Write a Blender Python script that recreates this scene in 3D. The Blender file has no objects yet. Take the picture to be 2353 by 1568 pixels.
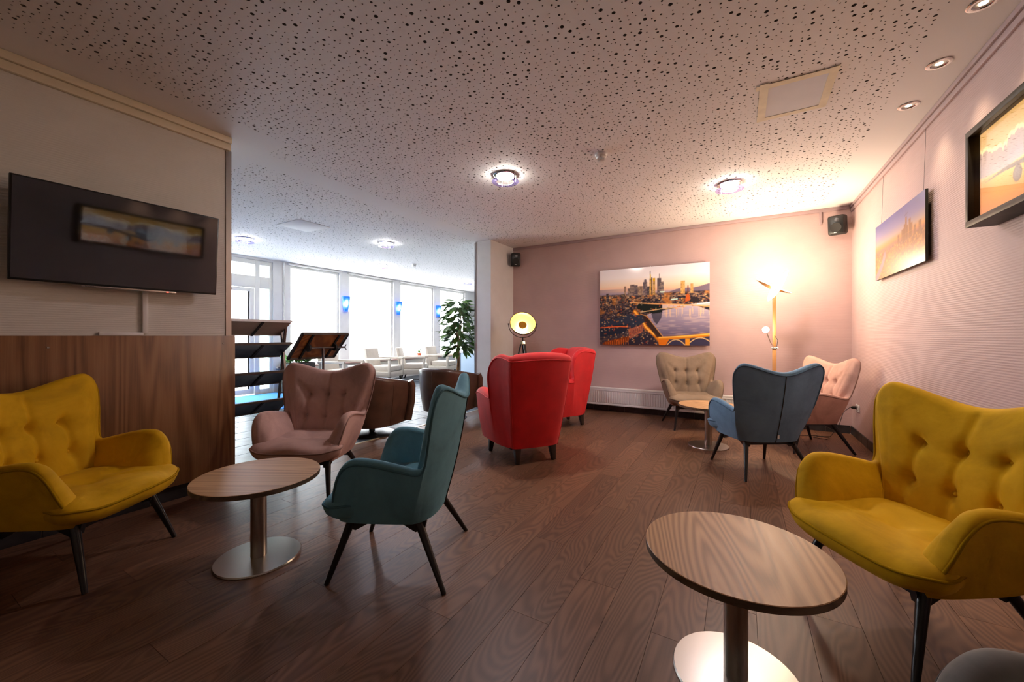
import bpy, bmesh, math, random
import numpy as np
from mathutils import Vector, Matrix

random.seed(7)
rng = np.random.default_rng(11)
sc = bpy.context.scene
COL = sc.collection
PI = math.pi

# ------------------------------------------------------------------ camera, world, exposure
CAM_H = 1.2
cd = bpy.data.cameras.new('camera')
cam = bpy.data.objects.new('camera', cd)
COL.objects.link(cam)
cam.location = (0, 0, CAM_H)
cam.rotation_euler = (PI / 2, 0, math.radians(30.0))
cd.sensor_width = 36.0
cd.lens = 36.0 * 910.0 / 2353.0
cd.shift_y = -12.0 / 2353.0
cd.clip_start = 0.02
sc.camera = cam

sc.view_settings.view_transform = 'Standard'
sc.view_settings.look = 'None'
sc.view_settings.exposure = 0.90
sc.view_settings.gamma = 1.0
sc.view_settings.use_curve_mapping = False
sc.cycles.use_denoising = True
sc.cycles.max_bounces = 6
sc.cycles.diffuse_bounces = 4
sc.cycles.glossy_bounces = 3
sc.cycles.use_adaptive_sampling = True
sc.cycles.adaptive_threshold = 0.04
sc.cycles.transparent_max_bounces = 12
sc.cycles.sample_clamp_indirect = 6.0
sc.cycles.caustics_reflective = False
sc.cycles.caustics_refractive = False

SKY = 14.0          # daylight
W_CEIL = 200.0       # round ceiling lights (emission)
W_FLOORLAMP = 25.0
W_TRIPOD = 560.0     # emission of the tripod bulb
W_SPOT = 15.0
LIGHTBOX = 0.68    # backlit aeroplane transparency

wd = bpy.data.worlds.new('world')
sc.world = wd
wd.use_nodes = True
bg = wd.node_tree.nodes['Background']
bg.inputs['Color'].default_value = (0.86, 0.93, 1.0, 1)
bg.inputs['Strength'].default_value = SKY

# ------------------------------------------------------------------ helpers
def tag(o, label=None, cat=None, group=None, kind=None):
    if label: o['label'] = label
    if cat: o['category'] = cat
    if group: o['group'] = group
    if kind: o['kind'] = kind
    return o

def empty(name, loc=(0, 0, 0), rz=0.0, label=None, cat=None, group=None, kind=None):
    o = bpy.data.objects.new(name, None)
    o.empty_display_size = 0.1
    COL.objects.link(o)
    o.location = loc
    o.rotation_euler = (0, 0, rz)
    return tag(o, label, cat, group, kind)

def link(name, me, m=None, parent=None, smooth=None, loc=None, rz=None):
    if m is not None and not me.materials:
        me.materials.append(m)
    if smooth is not None:
        me.shade_smooth()
        if smooth < 179:
            me.set_sharp_from_angle(angle=math.radians(smooth))
    o = bpy.data.objects.new(name, me)
    COL.objects.link(o)
    if parent: o.parent = parent
    if loc is not None: o.location = loc
    if rz is not None: o.rotation_euler = (0, 0, rz)
    return o

class MB:
    """collects simple shapes of ONE piece into one mesh"""
    def __init__(s):
        s.v = []; s.f = []
    def add(s, verts, faces):
        b = len(s.v)
        s.v += [tuple(float(c) for c in p) for p in verts]
        s.f += [tuple(b + i for i in q) for q in faces]
        return s
    def box(s, x0, x1, y0, y1, z0, z1):
        v = [(x0, y0, z0), (x1, y0, z0), (x1, y1, z0), (x0, y1, z0), (x0, y0, z1), (x1, y0, z1), (x1, y1, z1), (x0, y1, z1)]
        return s.add(v, [(0, 3, 2, 1), (4, 5, 6, 7), (0, 1, 5, 4), (1, 2, 6, 5), (2, 3, 7, 6), (3, 0, 4, 7)])
    def cbox(s, c, size):
        return s.box(c[0] - size[0] / 2, c[0] + size[0] / 2, c[1] - size[1] / 2, c[1] + size[1] / 2, c[2] - size[2] / 2, c[2] + size[2] / 2)
    def beam(s, a, b, w, h, up=(0, 0, 1), w2=None, h2=None):
        a = Vector(a); b = Vector(b); d = (b - a).normalized()
        u = Vector(up); r = d.cross(u)
        if r.length < 1e-5: r = d.cross(Vector((0, 1, 0)))
        r.normalize(); u = r.cross(d).normalized()
        w2 = w if w2 is None else w2; h2 = h if h2 is None else h2
        P = []
        for p, ww, hh in ((a, w, h), (b, w2, h2)):
            for sx, sy in ((-1, -1), (1, -1), (1, 1), (-1, 1)):
                P.append(p + r * (sx * ww / 2) + u * (sy * hh / 2))
        return s.add(P, [(0, 3, 2, 1), (4, 5, 6, 7), (0, 1, 5, 4), (1, 2, 6, 5), (2, 3, 7, 6), (3, 0, 4, 7)])
    def tube(s, pts, r, n=10, r2=None, closed=False, caps=True):
        pts = [Vector(p) for p in pts]; k = len(pts)
        if callable(r): rad = [r(i / (k - 1)) for i in range(k)]
        elif r2 is not None: rad = [r + (r2 - r) * i / (k - 1) for i in range(k)]
        else: rad = [r] * k
        up = None; P = []
        for i, p in enumerate(pts):
            if closed: d = pts[(i + 1) % k] - pts[i - 1]
            else: d = pts[min(i + 1, k - 1)] - pts[max(i - 1, 0)]
            d = d.normalized()
            if up is None:
                up = Vector((0, 0, 1)) if abs(d.z) < .9 else Vector((1, 0, 0))
            up = (up - d * up.dot(d))
            if up.length < 1e-6: up = d.orthogonal()
            up.normalize(); sd = d.cross(up)
            for j in range(n):
                a = 2 * PI * j / n
                P.append(p + (up * math.cos(a) + sd * math.sin(a)) * rad[i])
        F = []
        for i in range(k if closed else k - 1):
            for j in range(n):
                a = i * n + j; b = i * n + (j + 1) % n
                c = ((i + 1) % k) * n + (j + 1) % n; d = ((i + 1) % k) * n + j
                F.append((a, d, c, b))
        if not closed and caps:
            F.append(tuple(range(n))); F.append(tuple(reversed(range((k - 1) * n, k * n))))
        return s.add(P, F)
    def lathe(s, prof, n=32, c=(0, 0, 0), axis=None):
        """profile of (r,z) revolved; first/last r == 0 closes it"""
        P = []; F = []; k = len(prof)
        M = Matrix.Identity(3)
        if axis is not None:
            M = Vector((0, 0, 1)).rotation_difference(Vector(axis).normalized()).to_matrix()
        for r, z in prof:
            for j in range(n):
                a = 2 * PI * j / n
                q = M @ Vector((r * math.cos(a), r * math.sin(a), z))
                P.append((q.x + c[0], q.y + c[1], q.z + c[2]))
        for i in range(k - 1):
            for j in range(n):
                a = i * n + j; b = i * n + (j + 1) % n
                F.append((a, b, b + n, a + n))
        return s.add(P, F)
    def cyl(s, c, r, z0, z1, n=32):
        return s.lathe([(0.0001, z0), (r, z0), (r, z1), (0.0001, z1)], n, (c[0], c[1], 0))
    def prism(s, poly, d):
        """poly: 3D loop, extruded by vector d"""
        n = len(poly); d = Vector(d)
        P = [Vector(p) for p in poly] + [Vector(p) + d for p in poly]
        F = [tuple(reversed(range(n))), tuple(range(n, 2 * n))]
        for i in range(n):
            j = (i + 1) % n
            F.append((i, j, j + n, i + n))
        return s.add(P, F)
    def grid(s, rows, close_u=False, flip=False):
        n = len(rows); m = len(rows[0]); P = [p for r in rows for p in r]; F = []
        for i in range(n - 1):
            for j in range(m if close_u else m - 1):
                a = i * m + j; b = i * m + (j + 1) % m
                q = (a, b, b + m, a + m)
                F.append(q[::-1] if flip else q)
        return s.add(P, F)
    def mesh(s, name):
        me = bpy.data.meshes.new(name)
        me.from_pydata(s.v, [], s.f)
        me.update()
        return me
    def build(s, name, m=None, parent=None, smooth=None, bevel=None, seg=2, loc=None, rz=None, recalc=True):
        me = s.mesh(name)
        if recalc:
            bm = bmesh.new(); bm.from_mesh(me)
            bmesh.ops.remove_doubles(bm, verts=bm.verts, dist=1e-6)
            bmesh.ops.recalc_face_normals(bm, faces=bm.faces)
            if bevel:
                ed = [e for e in bm.edges if len(e.link_faces) == 2 and e.calc_face_angle(0) > math.radians(30)]
                bmesh.ops.bevel(bm, geom=ed, offset=bevel, segments=seg, affect='EDGES', profile=0.5, clamp_overlap=True)
            bm.to_mesh(me); bm.free()
        if bevel and smooth is None: smooth = 40
        return link(name, me, m, parent, smooth, loc, rz)

def catmull(P, n):
    """smooth curve through rows of numbers, n samples per span"""
    P = np.array(P, float)
    Q = np.vstack([2 * P[0] - P[1], P, 2 * P[-1] - P[-2]])
    out = []
    for i in range(1, len(Q) - 2):
        p0, p1, p2, p3 = Q[i - 1], Q[i], Q[i + 1], Q[i + 2]
        for k in range(n):
            t = k / n
            out.append(.5 * ((2 * p1) + (-p0 + p2) * t + (2 * p0 - 5 * p1 + 4 * p2 - p3) * t * t + (-p0 + 3 * p1 - 3 * p2 + p3) * t ** 3))
    out.append(Q[-2])
    return np.array(out)

def srgb(r, g, b):
    f = lambda c: ((c / 255 + .055) / 1.055) ** 2.4 if c / 255 > .04045 else c / 255 / 12.92
    return (f(r), f(g), f(b))

# ------------------------------------------------------------------ materials
class NT:
    def __init__(s, name):
        s.m = bpy.data.materials.new(name); s.m.use_nodes = True
        s.t = s.m.node_tree; s.b = s.t.nodes['Principled BSDF']; s.out = s.t.nodes['Material Output']
    def n(s, typ, ins=None, **props):
        nd = s.t.nodes.new(typ)
        for k, v in props.items(): setattr(nd, k, v)
        for k, v in (ins or {}).items(): s.set(nd.inputs[k], v)
        return nd
    def set(s, sock, v):
        if isinstance(v, bpy.types.NodeSocket): s.t.links.new(v, sock)
        else:
            if hasattr(sock, 'default_value') and hasattr(sock.default_value, '__len__') and len(sock.default_value) == 4 and hasattr(v, '__len__') and len(v) == 3: v = (*v, 1)
            sock.default_value = v
    def p(s, **kw):
        for k, v in kw.items(): s.set(s.b.inputs[k.replace('_', ' ')], v)
        return s
    def math(s, op, a, b=0.0):
        return s.n('ShaderNodeMath', {0: a, 1: b}, operation=op).outputs[0]
    def ramp(s, fac, stops, interp='LINEAR'):
        r = s.n('ShaderNodeValToRGB', {'Fac': fac}); r.color_ramp.interpolation = interp
        e = r.color_ramp.elements
        while len(e) < len(stops): e.new(.5)
        for q, (pos, c) in zip(e, stops):
            q.position = pos; q.color = (*c, 1) if len(c) == 3 else c
        return r.outputs['Color']
    def mix(s, fac, a, b, blend='MIX'):
        nd = s.n('ShaderNodeMix', data_type='RGBA', blend_type=blend)
        s.set(nd.inputs[0], fac); s.set(nd.inputs[6], a); s.set(nd.inputs[7], b)
        return nd.outputs[2]
    def coords(s, kind='Object', scale=(1, 1, 1), rot=(0, 0, 0), offset_random=False):
        tc = s.n('ShaderNodeTexCoord').outputs[kind]
        if offset_random:
            oi = s.n('ShaderNodeObjectInfo')
            off = s.math('MULTIPLY', oi.outputs['Random'], 37.0)
            cx = s.n('ShaderNodeCombineXYZ', {0: off, 1: off, 2: off})
            tc = s.n('ShaderNodeVectorMath', {0: tc, 1: cx.outputs[0]}, operation='ADD').outputs[0]
        return s.n('ShaderNodeMapping', {'Vector': tc, 'Scale': scale, 'Rotation': rot}).outputs[0]
    def noise(s, vec, scale, detail=3, rough=.5, dist=0.0):
        return s.n('ShaderNodeTexNoise', {'Vector': vec, 'Scale': scale, 'Detail': detail, 'Roughness': rough, 'Distortion': dist}).outputs['Fac']
    def bump(s, h, strength=.2, dist=.01):
        nd = s.n('ShaderNodeBump', {'Height': h, 'Strength': strength, 'Distance': dist})
        s.t.links.new(nd.outputs[0], s.b.inputs['Normal'])
        return s

def plain(name, c, rough=.5, metal=0.0, **kw):
    x = NT(name); x.p(Base_Color=c, Roughness=rough, Metallic=metal, **kw)
    return x.m

def mottled(name, c, rough=.6, var=.12, scale=6.0, bump=0.0, bscale=80.0, metal=0.0, **kw):
    x = NT(name); v = x.coords()
    f = x.noise(v, scale, 4)
    a = tuple(max(0, q * (1 - var)) for q in c); b = tuple(min(1, q * (1 + var)) for q in c)
    x.p(Base_Color=x.ramp(f, [(.3, a), (.7, b)]), Roughness=rough, Metallic=metal, **kw)
    if bump: x.bump(x.noise(v, bscale, 2), bump, .002)
    return x.m

def velvet(name, c):
    x = NT(name); v = x.coords(offset_random=True)
    f1 = x.noise(v, 4.0, 5, .6, .8); f2 = x.noise(v, 18.0, 3, .6, .4)
    f = x.math('ADD', x.math('MULTIPLY', f1, .85), x.math('MULTIPLY', f2, .15))
    dk = tuple(q * .80 for q in c); hi = tuple(min(1, q * 1.14 + .004) for q in c)
    x.p(Base_Color=x.ramp(f, [(.34, dk), (.48, c), (.64, hi)]), Roughness=.78, Sheen_Weight=.35, Sheen_Roughness=.4,
        Sheen_Tint=tuple(min(1, q * 1.3 + .1) for q in c))
    x.b.inputs['Specular IOR Level'].default_value = .2
    x.bump(x.noise(v, 14.0, 4, .6), .10, .02)
    return x.m

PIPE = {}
def piping_mat(key):  # darker than its velvet, partly painting in the shadow line along the seams
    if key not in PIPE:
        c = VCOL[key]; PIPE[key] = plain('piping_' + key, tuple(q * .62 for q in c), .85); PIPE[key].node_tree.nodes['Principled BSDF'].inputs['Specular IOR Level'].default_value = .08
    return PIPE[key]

def wood(name, stops, along='Y', ring=26.0, stretch=.10, nscale=2.6, rough=.45, bump=.05, rand=True, fine=.35, spec=.5, tint=.0):
    """contours of a stretched noise give the cathedral grain"""
    x = NT(name)
    st = {'X': (stretch, 1, 1), 'Y': (1, stretch, 1), 'Z': (1, 1, stretch)}[along]
    v = x.coords(scale=st, offset_random=rand)
    h = x.noise(v, nscale, 2, .45, .25)
    rings = x.math('MULTIPLY_ADD', x.math('SINE', x.math('MULTIPLY', h, ring * 2 * PI)), .5)
    rings.node.inputs[2].default_value = .5
    st2 = {'X': (.02, 1, 1), 'Y': (1, .02, 1), 'Z': (1, 1, .02)}[along]
    v2 = x.coords(scale=st2, offset_random=rand)
    fg = x.noise(v2, 160.0, 3, .6)
    big = x.noise(v, 1.3, 2)
    f = x.math('ADD', x.math('MULTIPLY', rings, (1 - fine) * .5), x.math('ADD', x.math('MULTIPLY', fg, fine), x.math('MULTIPLY', big, .32)))
    c = x.ramp(f, stops)
    if tint:
        oi = x.n('ShaderNodeObjectInfo')
        c = x.mix(tint, c, x.ramp(oi.outputs['Random'], [(0, (.28, .22, .19)), (.5, (.52, .50, .47)), (1, (.80, .74, .68))]), 'OVERLAY')
    x.p(Base_Color=c, Roughness=x.math('ADD', x.math('MULTIPLY', fg, .18), rough - .09))
    x.b.inputs['Specular IOR Level'].default_value = spec
    if bump: x.bump(f, bump, .002)
    return x.m

def emit(name, c, s, base=(.8, .8, .8)):
    x = NT(name); x.p(Base_Color=base, Emission_Color=c, Emission_Strength=s, Roughness=.5)
    return x.m

def pane_mat(name, tint=(1, 1, 1), gloss=.08, rough=.01):
    x = NT(name); t = x.t
    tr = x.n('ShaderNodeBsdfTransparent', {'Color': tint}); gl = x.n('ShaderNodeBsdfGlossy', {'Color': (1, 1, 1), 'Roughness': rough})
    bf = x.n('ShaderNodeNewGeometry').outputs['Backfacing']
    fr = x.n('ShaderNodeFresnel', {'IOR': x.math('ADD', 1.45, x.math('MULTIPLY', bf, 1 / 1.45 - 1.45))})
    mx = x.n('ShaderNodeMixShader'); x.set(mx.inputs[0], fr.outputs[0])
    t.links.new(tr.outputs[0], mx.inputs[1]); t.links.new(gl.outputs[0], mx.inputs[2])
    t.links.new(mx.outputs[0], x.out.inputs['Surface'])
    return x.m

def print_mat(name, rough=.35, coat=0.0):
    x = NT(name); a = x.n('ShaderNodeVertexColor', layer_name='print')
    x.p(Base_Color=a.outputs['Color'], Roughness=rough, Coat_Weight=coat, Coat_Roughness=.03)
    return x.m

def ribbed(name, c, var=.05):
    """fine horizontal ribs of the wallpaper"""
    x = NT(name); v = x.coords()
    f = x.noise(v, 3.0, 3)
    x.p(Base_Color=x.ramp(f, [(.3, tuple(q * (1 - var) for q in c)), (.7, tuple(q * (1 + var) for q in c))]), Roughness=.6)
    x.b.inputs['Specular IOR Level'].default_value = .3
    w = x.n('ShaderNodeTexWave', {'Vector': v, 'Scale': 22.0, 'Distortion': .9, 'Detail': 2.0, 'Detail Scale': 2.5}, bands_direction='Z')
    x.bump(w.outputs['Fac'], .22, .004)
    return x.m

M = {}
M['ceil'] = plain('ceiling_white', (.84, .83, .83), .8)
M['core'] = plain('shaded_board_core', (.17, .155, .145), .95)  # bare board core, darkened to stand in for shade inside the holes
M['void'] = plain('acoustic_fleece', (.03, .028, .028), .95)
M['wall_white'] = ribbed('wall_cream', (.66, .63, .57), .03)
M['wall_lilac'] = ribbed('wall_lilac', (.53, .380, .365))
M['wall_plain'] = mottled('wall_paint', (.70, .70, .70), .7, .03)
M['trim_lilac'] = plain('trim_lilac', (.42, .31, .32), .45)
M['trim_cream'] = plain('trim_cream', (.66, .58, .42), .5)
M['groove'] = plain('dark_groove', (.03, .025, .02), .8)
M['steel'] = plain('brushed_steel', (.44, .41, .37), .28, 1.0)
M['steel_dark'] = mottled('dark_steel', (.12, .11, .11), .35, .2, 9, metal=.9)
M['chrome'] = plain('chrome', (.75, .74, .72), .12, 1.0)
M['oak_floor'] = wood('floor_oak_vinyl', [(.22, (.082, .038, .020)), (.42, (.128, .061, .033)), (.60, (.165, .082, .046)), (.88, (.21, .110, .064))],
                      'Y', ring=46, stretch=.17, nscale=3.2, rough=.42, bump=.08, tint=.28, spec=.42)
M['floor_bed'] = plain('floor_underlay', (.13, .085, .06), .7)
M['walnut'] = wood('walnut_panel', [(.24, (.10, .040, .014)), (.44, (.20, .088, .032)), (.60, (.26, .120, .046)), (.85, (.34, .17, .07))],
                   'Z', ring=20, stretch=.07, nscale=2.4, rough=.36, bump=.02, rand=False, fine=.46)
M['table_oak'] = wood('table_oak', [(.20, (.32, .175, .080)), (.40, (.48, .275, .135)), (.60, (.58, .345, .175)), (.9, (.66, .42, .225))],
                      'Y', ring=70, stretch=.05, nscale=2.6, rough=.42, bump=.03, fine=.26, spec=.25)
M['table_edge_shaded'] = wood('table_edge_shaded', [(.2, (.06, .04, .022)), (.5, (.15, .10, .06)), (.9, (.24, .165, .10))], 'X', ring=12, stretch=.1, rough=.45, rand=False)  # same wood as the top, painted darker for the shade on the edge
M['pole_oak'] = wood('pole_oak', [(.2, (.20, .09, .03)), (.5, (.36, .18, .07)), (.9, (.5, .27, .12))], 'Z', ring=9, rough=.4, rand=False)
M['board_pine'] = wood('pine_board', [(.2, (.16, .05, .012)), (.5, (.36, .13, .03)), (.9, (.52, .22, .06))], 'Y', ring=10, rough=.5, rand=False)
M['black_wood'] = mottled('black_lacquered_wood', (.010, .009, .009), .30, .3, 12)
M['dark_wood'] = mottled('dark_stained_wood', (.028, .017, .012), .4, .3, 12)
M['frame_wood'] = wood('frame_dark_wood', [(.2, (.012, .008, .006)), (.5, (.028, .020, .015)), (.9, (.050, .037, .027))], 'Y', ring=8, rough=.5, rand=False, spec=.15)
M['slate'] = mottled('slate_tile', (.040, .050, .068), .34, .6, 5, .6, 14)
M['slate'].node_tree.nodes['Principled BSDF'].inputs['Specular IOR Level'].default_value = .2; M['slate'].node_tree.nodes['Principled BSDF'].inputs['IOR'].default_value = 1.25
M['skirt'] = mottled('skirting_slate', (.030, .027, .027), .4, .5, 9, .15, 60)
M['grout'] = plain('grout', (.30, .26, .22), .8)
M['black'] = plain('black_plastic', (.010, .010, .010), .35)
M['black_matte'] = plain('black_matte', (.018, .017, .016), .7)
M['screen'] = plain('screen_glass', (.004, .004, .005), .045)
M['screen'].node_tree.nodes['Principled BSDF'].inputs['IOR'].default_value = 1.75
M['white_paint'] = plain('white_lacquer', (.78, .77, .75), .35)
M['white_plastic'] = plain('white_plastic', (.75, .74, .72), .4)
M['paper'] = mottled('paper_patch', (.66, .66, .72), .7, .03)
M['tape'] = mottled('masking_tape', (.78, .70, .52), .7, .08, 12)
M['yellow'] = velvet('velvet_yellow', (.60, .335, .002))
M['teal'] = velvet('velvet_teal', (.125, .31, .39))
M['blue'] = velvet('velvet_blue', (.14, .25, .38))
M['pink'] = velvet('velvet_old_pink', (.52, .33, .29))
M['pink2'] = velvet('velvet_pale_pink', (.52, .31, .25))
M['taupe'] = velvet('velvet_taupe', (.25, .185, .130))
M['grey'] = velvet('velvet_grey', (.20, .19, .175))
M['red'] = mottled('red_wool', (.70, .008, .012), .75, .10, 7, .12, 260, Sheen_Weight=.15)
M['leather'] = mottled('brown_leather', (.085, .042, .025), .33, .28, 7, .12, 70)
M['cream'] = mottled('cream_fabric', (.52, .46, .39), .8, .06, 9, .1, 200)
M['leaf'] = mottled('ficus_leaf', (.09, .19, .05), .35, .45, 9)
M['leaf2'] = mottled('leaf_fresh', (.12, .26, .045), .4, .35, 9)
M['bark'] = mottled('bark', (.26, .14, .06), .8, .3, 20, .3, 60)
M['soil'] = mottled('soil', (.03, .02, .014), .95, .4, 40)
M['terracotta'] = plain('orange_pot', (.62, .10, .02), .45)
M['mat_blue'] = mottled('blue_carpet', (.020, .16, .50), .95, .18, 60, .4, 300)
M['mat_script'] = mottled('pale_lettering', (.42, .55, .72), .95, .2, 60)
M['pane'] = pane_mat('window_glass')
M['pane_green'] = pane_mat('door_glass', (.80, .96, .92))
M['frame_white'] = plain('window_frame', (.74, .74, .71), .4)
M['stone_pink'] = mottled('pink_sandstone', (.30, .19, .17), .8, .2, 4)
M['facade'] = mottled('facade_white', (.80, .80, .78), .9, .03, 2)
M['asphalt'] = mottled('pavement', (.42, .41, .40), .9, .12, 5)
M['gold_in'] = plain('gold_reflector', (.92, .60, .14), .45, .25)
M['gold_out'] = plain('black_dome', (.10, .065, .02), .4, .6)
M['lightblue'] = plain('light_blue_panel', (.36, .48, .62), .5)

# ------------------------------------------------------------------ the room
XL, XR, YB, YF, ZC = -3.60, 1.18, 6.28, -1.6, 2.80
XW, YE = -8.55, 11.9          # lobby window wall and far end
XS = -3.68                    # seam between wood floor and slate

def struct(name, mb, m, label, cat, parent=None, **kw):
    o = mb.build(name, m, parent, **kw)
    if parent is None: tag(o, label, cat, kind='structure')
    return o

# floor of vinyl planks
fl = struct('floor', MB().box(XS, XR, YF, YB, -.12, -.006), M['floor_bed'], 'dark brown oak-look plank floor of the lounge', 'floor')
PW, PL = .186, 1.24
plank_mesh = {}
def plank(x0, y0, y1):
    L = round(y1 - y0, 3)
    if L not in plank_mesh:
        g = .0002; e = .0006
        w = PW / 2 - g; l = L / 2 - g
        b = MB()
        b.add([(-w, -l, -.006), (w, -l, -.006), (w, l, -.006), (-w, l, -.006), (-w + e, -l + e, 0), (w - e, -l + e, 0), (w - e, l - e, 0), (-w + e, l - e, 0)],
              [(0, 3, 2, 1), (4, 5, 6, 7), (0, 1, 5, 4), (1, 2, 6, 5), (2, 3, 7, 6), (3, 0, 4, 7)])
        me = b.mesh('plank'); me.materials.append(M['oak_floor']); plank_mesh[L] = me
    o = bpy.data.objects.new('plank', plank_mesh[L]); COL.objects.link(o); o.parent = fl
    o.location = (x0 + PW / 2, (y0 + y1) / 2, 0)
nrow = int(round((XR - XS) / PW))
PW = (XR - XS) / nrow
offs = [0, .62, .25, .93, .45, .12, .80]
for i in range(nrow):
    y = YF - offs[i % 7] * 1.0
    while y < YB - .01:
        y0, y1 = max(y, YF), min(y + PL, YB)
        if y1 - y0 > .05: plank(XS + i * PW, y0, y1)
        y += PL
struct('trim_1', MB().box(XS - .025, XS + .012, 1.66, 5.53, -.004, .004), plain('brass_strip', (.62, .55, .42), .35, .8), 'pale metal strip between wood floor and slate floor', 'floor strip', bevel=.001)

# lobby floor of slate tiles
fl2 = struct('floor.001', MB().box(XW - .1, XS - .02, YF, YE, -.12, -.005), M['grout'], 'glossy slate tile floor of the bright lobby', 'floor')
TS = .33
tiles = []
nx = int((XS - .025 - XW) / TS); ny = int((YE - YF) / TS) + 1
for i in range(nx + 1):
    for j in range(ny):
        x1 = XS - .027 - i * TS; y0 = YF + j * TS + (TS / 2 if i % 2 else 0)
        x0 = max(x1 - TS, XW + .02); y1 = min(y0 + TS, YE)
        if x1 - x0 < .03 or y1 - y0 < .03: continue
        tiles.append((x0, x1, y0, y1))
def tile_verts(w, l, b):
    g = .003; e = .002
    w -= g; l -= g
    b.add([(-w, -l, -.005), (w, -l, -.005), (w, l, -.005), (-w, l, -.005), (-w + e, -l + e, 0), (w - e, -l + e, 0), (w - e, l - e, 0), (-w + e, l - e, 0)],
          [(4, 5, 6, 7), (0, 1, 5, 4), (1, 2, 6, 5), (2, 3, 7, 6), (3, 0, 4, 7)])
    return b
def vis_key(t):
    x = (t[0] + t[1]) / 2; y = (t[2] + t[3]) / 2
    d = .5 * -x + .866 * y; r = (.866 * x + .5 * y) / max(d, .1)
    inview = -.72 < r < -.06 and d > 1
    return (0 if inview else 1, d)
tiles.sort(key=vis_key)
tm = {}
rest = MB()
for k, (x0, x1, y0, y1) in enumerate(tiles):
    w, l = (x1 - x0) / 2, (y1 - y0) / 2
    if k < 290:
        key = (round(w, 3), round(l, 3))
        if key not in tm:
            me = tile_verts(w, l, MB()).mesh('tile'); me.materials.append(M['slate']); tm[key] = me
        o = bpy.data.objects.new('tile', tm[key]); COL.objects.link(o); o.parent = fl2
        o.location = ((x0 + x1) / 2, (y0 + y1) / 2, random.uniform(-.0012, .0008))
        o.rotation_euler = (random.uniform(-.004, .004), random.uniform(-.004, .004), 0)
    else:
        b = tile_verts(w, l, MB())
        rest.add([(p[0] + (x0 + x1) / 2, p[1] + (y0 + y1) / 2, p[2]) for p in b.v], b.f)
o = rest.build('far_tiles', M['slate'], fl2, recalc=False); o['kind'] = 'stuff'

# walls
struct('wall_left', MB().box(XL - .30, XL, YF, 1.645, 0, ZC), M['wall_white'], 'cream textured wall carrying the television', 'wall')
struct('wall_right', MB().box(XR, XR + .2, YF - .2, YB + .2, 0, ZC), M['wall_lilac'], 'lilac ribbed wall with hanging pictures', 'wall')
struct('wall_back', MB().box(XL - .31, XR, YB, YB + .2, 0, ZC), M['wall_lilac'], 'lilac end wall behind the skyline print and radiator', 'wall')
struct('wall_front', MB().box(XW - .3, XR, YF - .2, YF, 0, ZC), M['wall_white'], 'plain wall behind the viewpoint', 'wall')
struct('column', MB().box(XL - .31, XL, 5.53, YB, 0, ZC), M['wall_plain'], 'white square column between lounge and lobby', 'column')
struct('trim_2', MB().box(XL - .325, XL - .300, 5.518, 5.56, 0, ZC - .02), M['chrome'], 'bright metal edge strip on the white column', 'edge strip')
struct('wall_lobby', MB().box(XL - .31, XL - .11, YB + .2, YE, 0, ZC), M['wall_plain'], 'white lobby wall beyond the column', 'wall')
struct('wall_far', MB().box(XW - .3, XL - .11, YE, YE + .2, 0, ZC), M['wall_plain'], 'white wall at the far end of the lobby', 'wall')
struct('trim_3', MB().box(XL - .012, XL + .006, 1.612, 1.652, 1.2, ZC - .10), M['steel'], 'steel corner strip on the end of the television wall', 'edge strip')

# walnut wainscot of the left wall: boards
wp = empty('wall_panelling', (XL, 0, 0), 0, 'walnut wainscot panelling below the television', 'panelling', kind='structure')
ys = [YF, -.35, 1.668]
for a, b in zip(ys[:-1], ys[1:]):
    MB().box(.001, .034, a + .0012, b - .0012, .105, 1.20).build('panel', M['walnut'], wp, bevel=.002)
MB().lathe([(.0001, 0), (.006, 0), (.005, .003), (.0001, .003)], 12, (.034, .66, 1.13), (1, 0, 0)).build('screw_cap', M['steel'], wp)
MB().lathe([(.0001, 0), (.006, 0), (.005, .003), (.0001, .003)], 12, (.034, 1.58, 1.14), (1, 0, 0)).build('screw_cap', M['steel'], wp)

# cornices and picture rails
c = MB().box(XL, XL + .045, YF, 1.64, ZC - .05, ZC - .001)
struct('trim_4', c, M['trim_cream'], 'cream cornice along the top of the television wall', 'cornice', bevel=.004)
struct('trim_5', MB().box(XL, XL + .030, YF, 1.64, ZC - .105, ZC - .052), M['trim_cream'], 'lower cream picture rail on the television wall', 'picture rail', bevel=.004)
struct('trim_6', MB().box(XR - .022, XR, YF, YB - .03, ZC - .035, ZC - .001), M['trim_lilac'], 'upper lilac cornice strip of the picture wall', 'cornice', bevel=.004)
struct('trim_7', MB().box(XR - .016, XR, YF, YB - .02, ZC - .085, ZC - .045), M['trim_lilac'], 'lilac picture rail holding the hanging wires', 'picture rail', bevel=.003)
struct('trim_8', MB().box(XL + .002, XR - .025, YB - .018, YB, ZC - .045, ZC - .001), M['trim_lilac'], 'thin lilac cornice of the end wall', 'cornice', bevel=.003)

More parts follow.
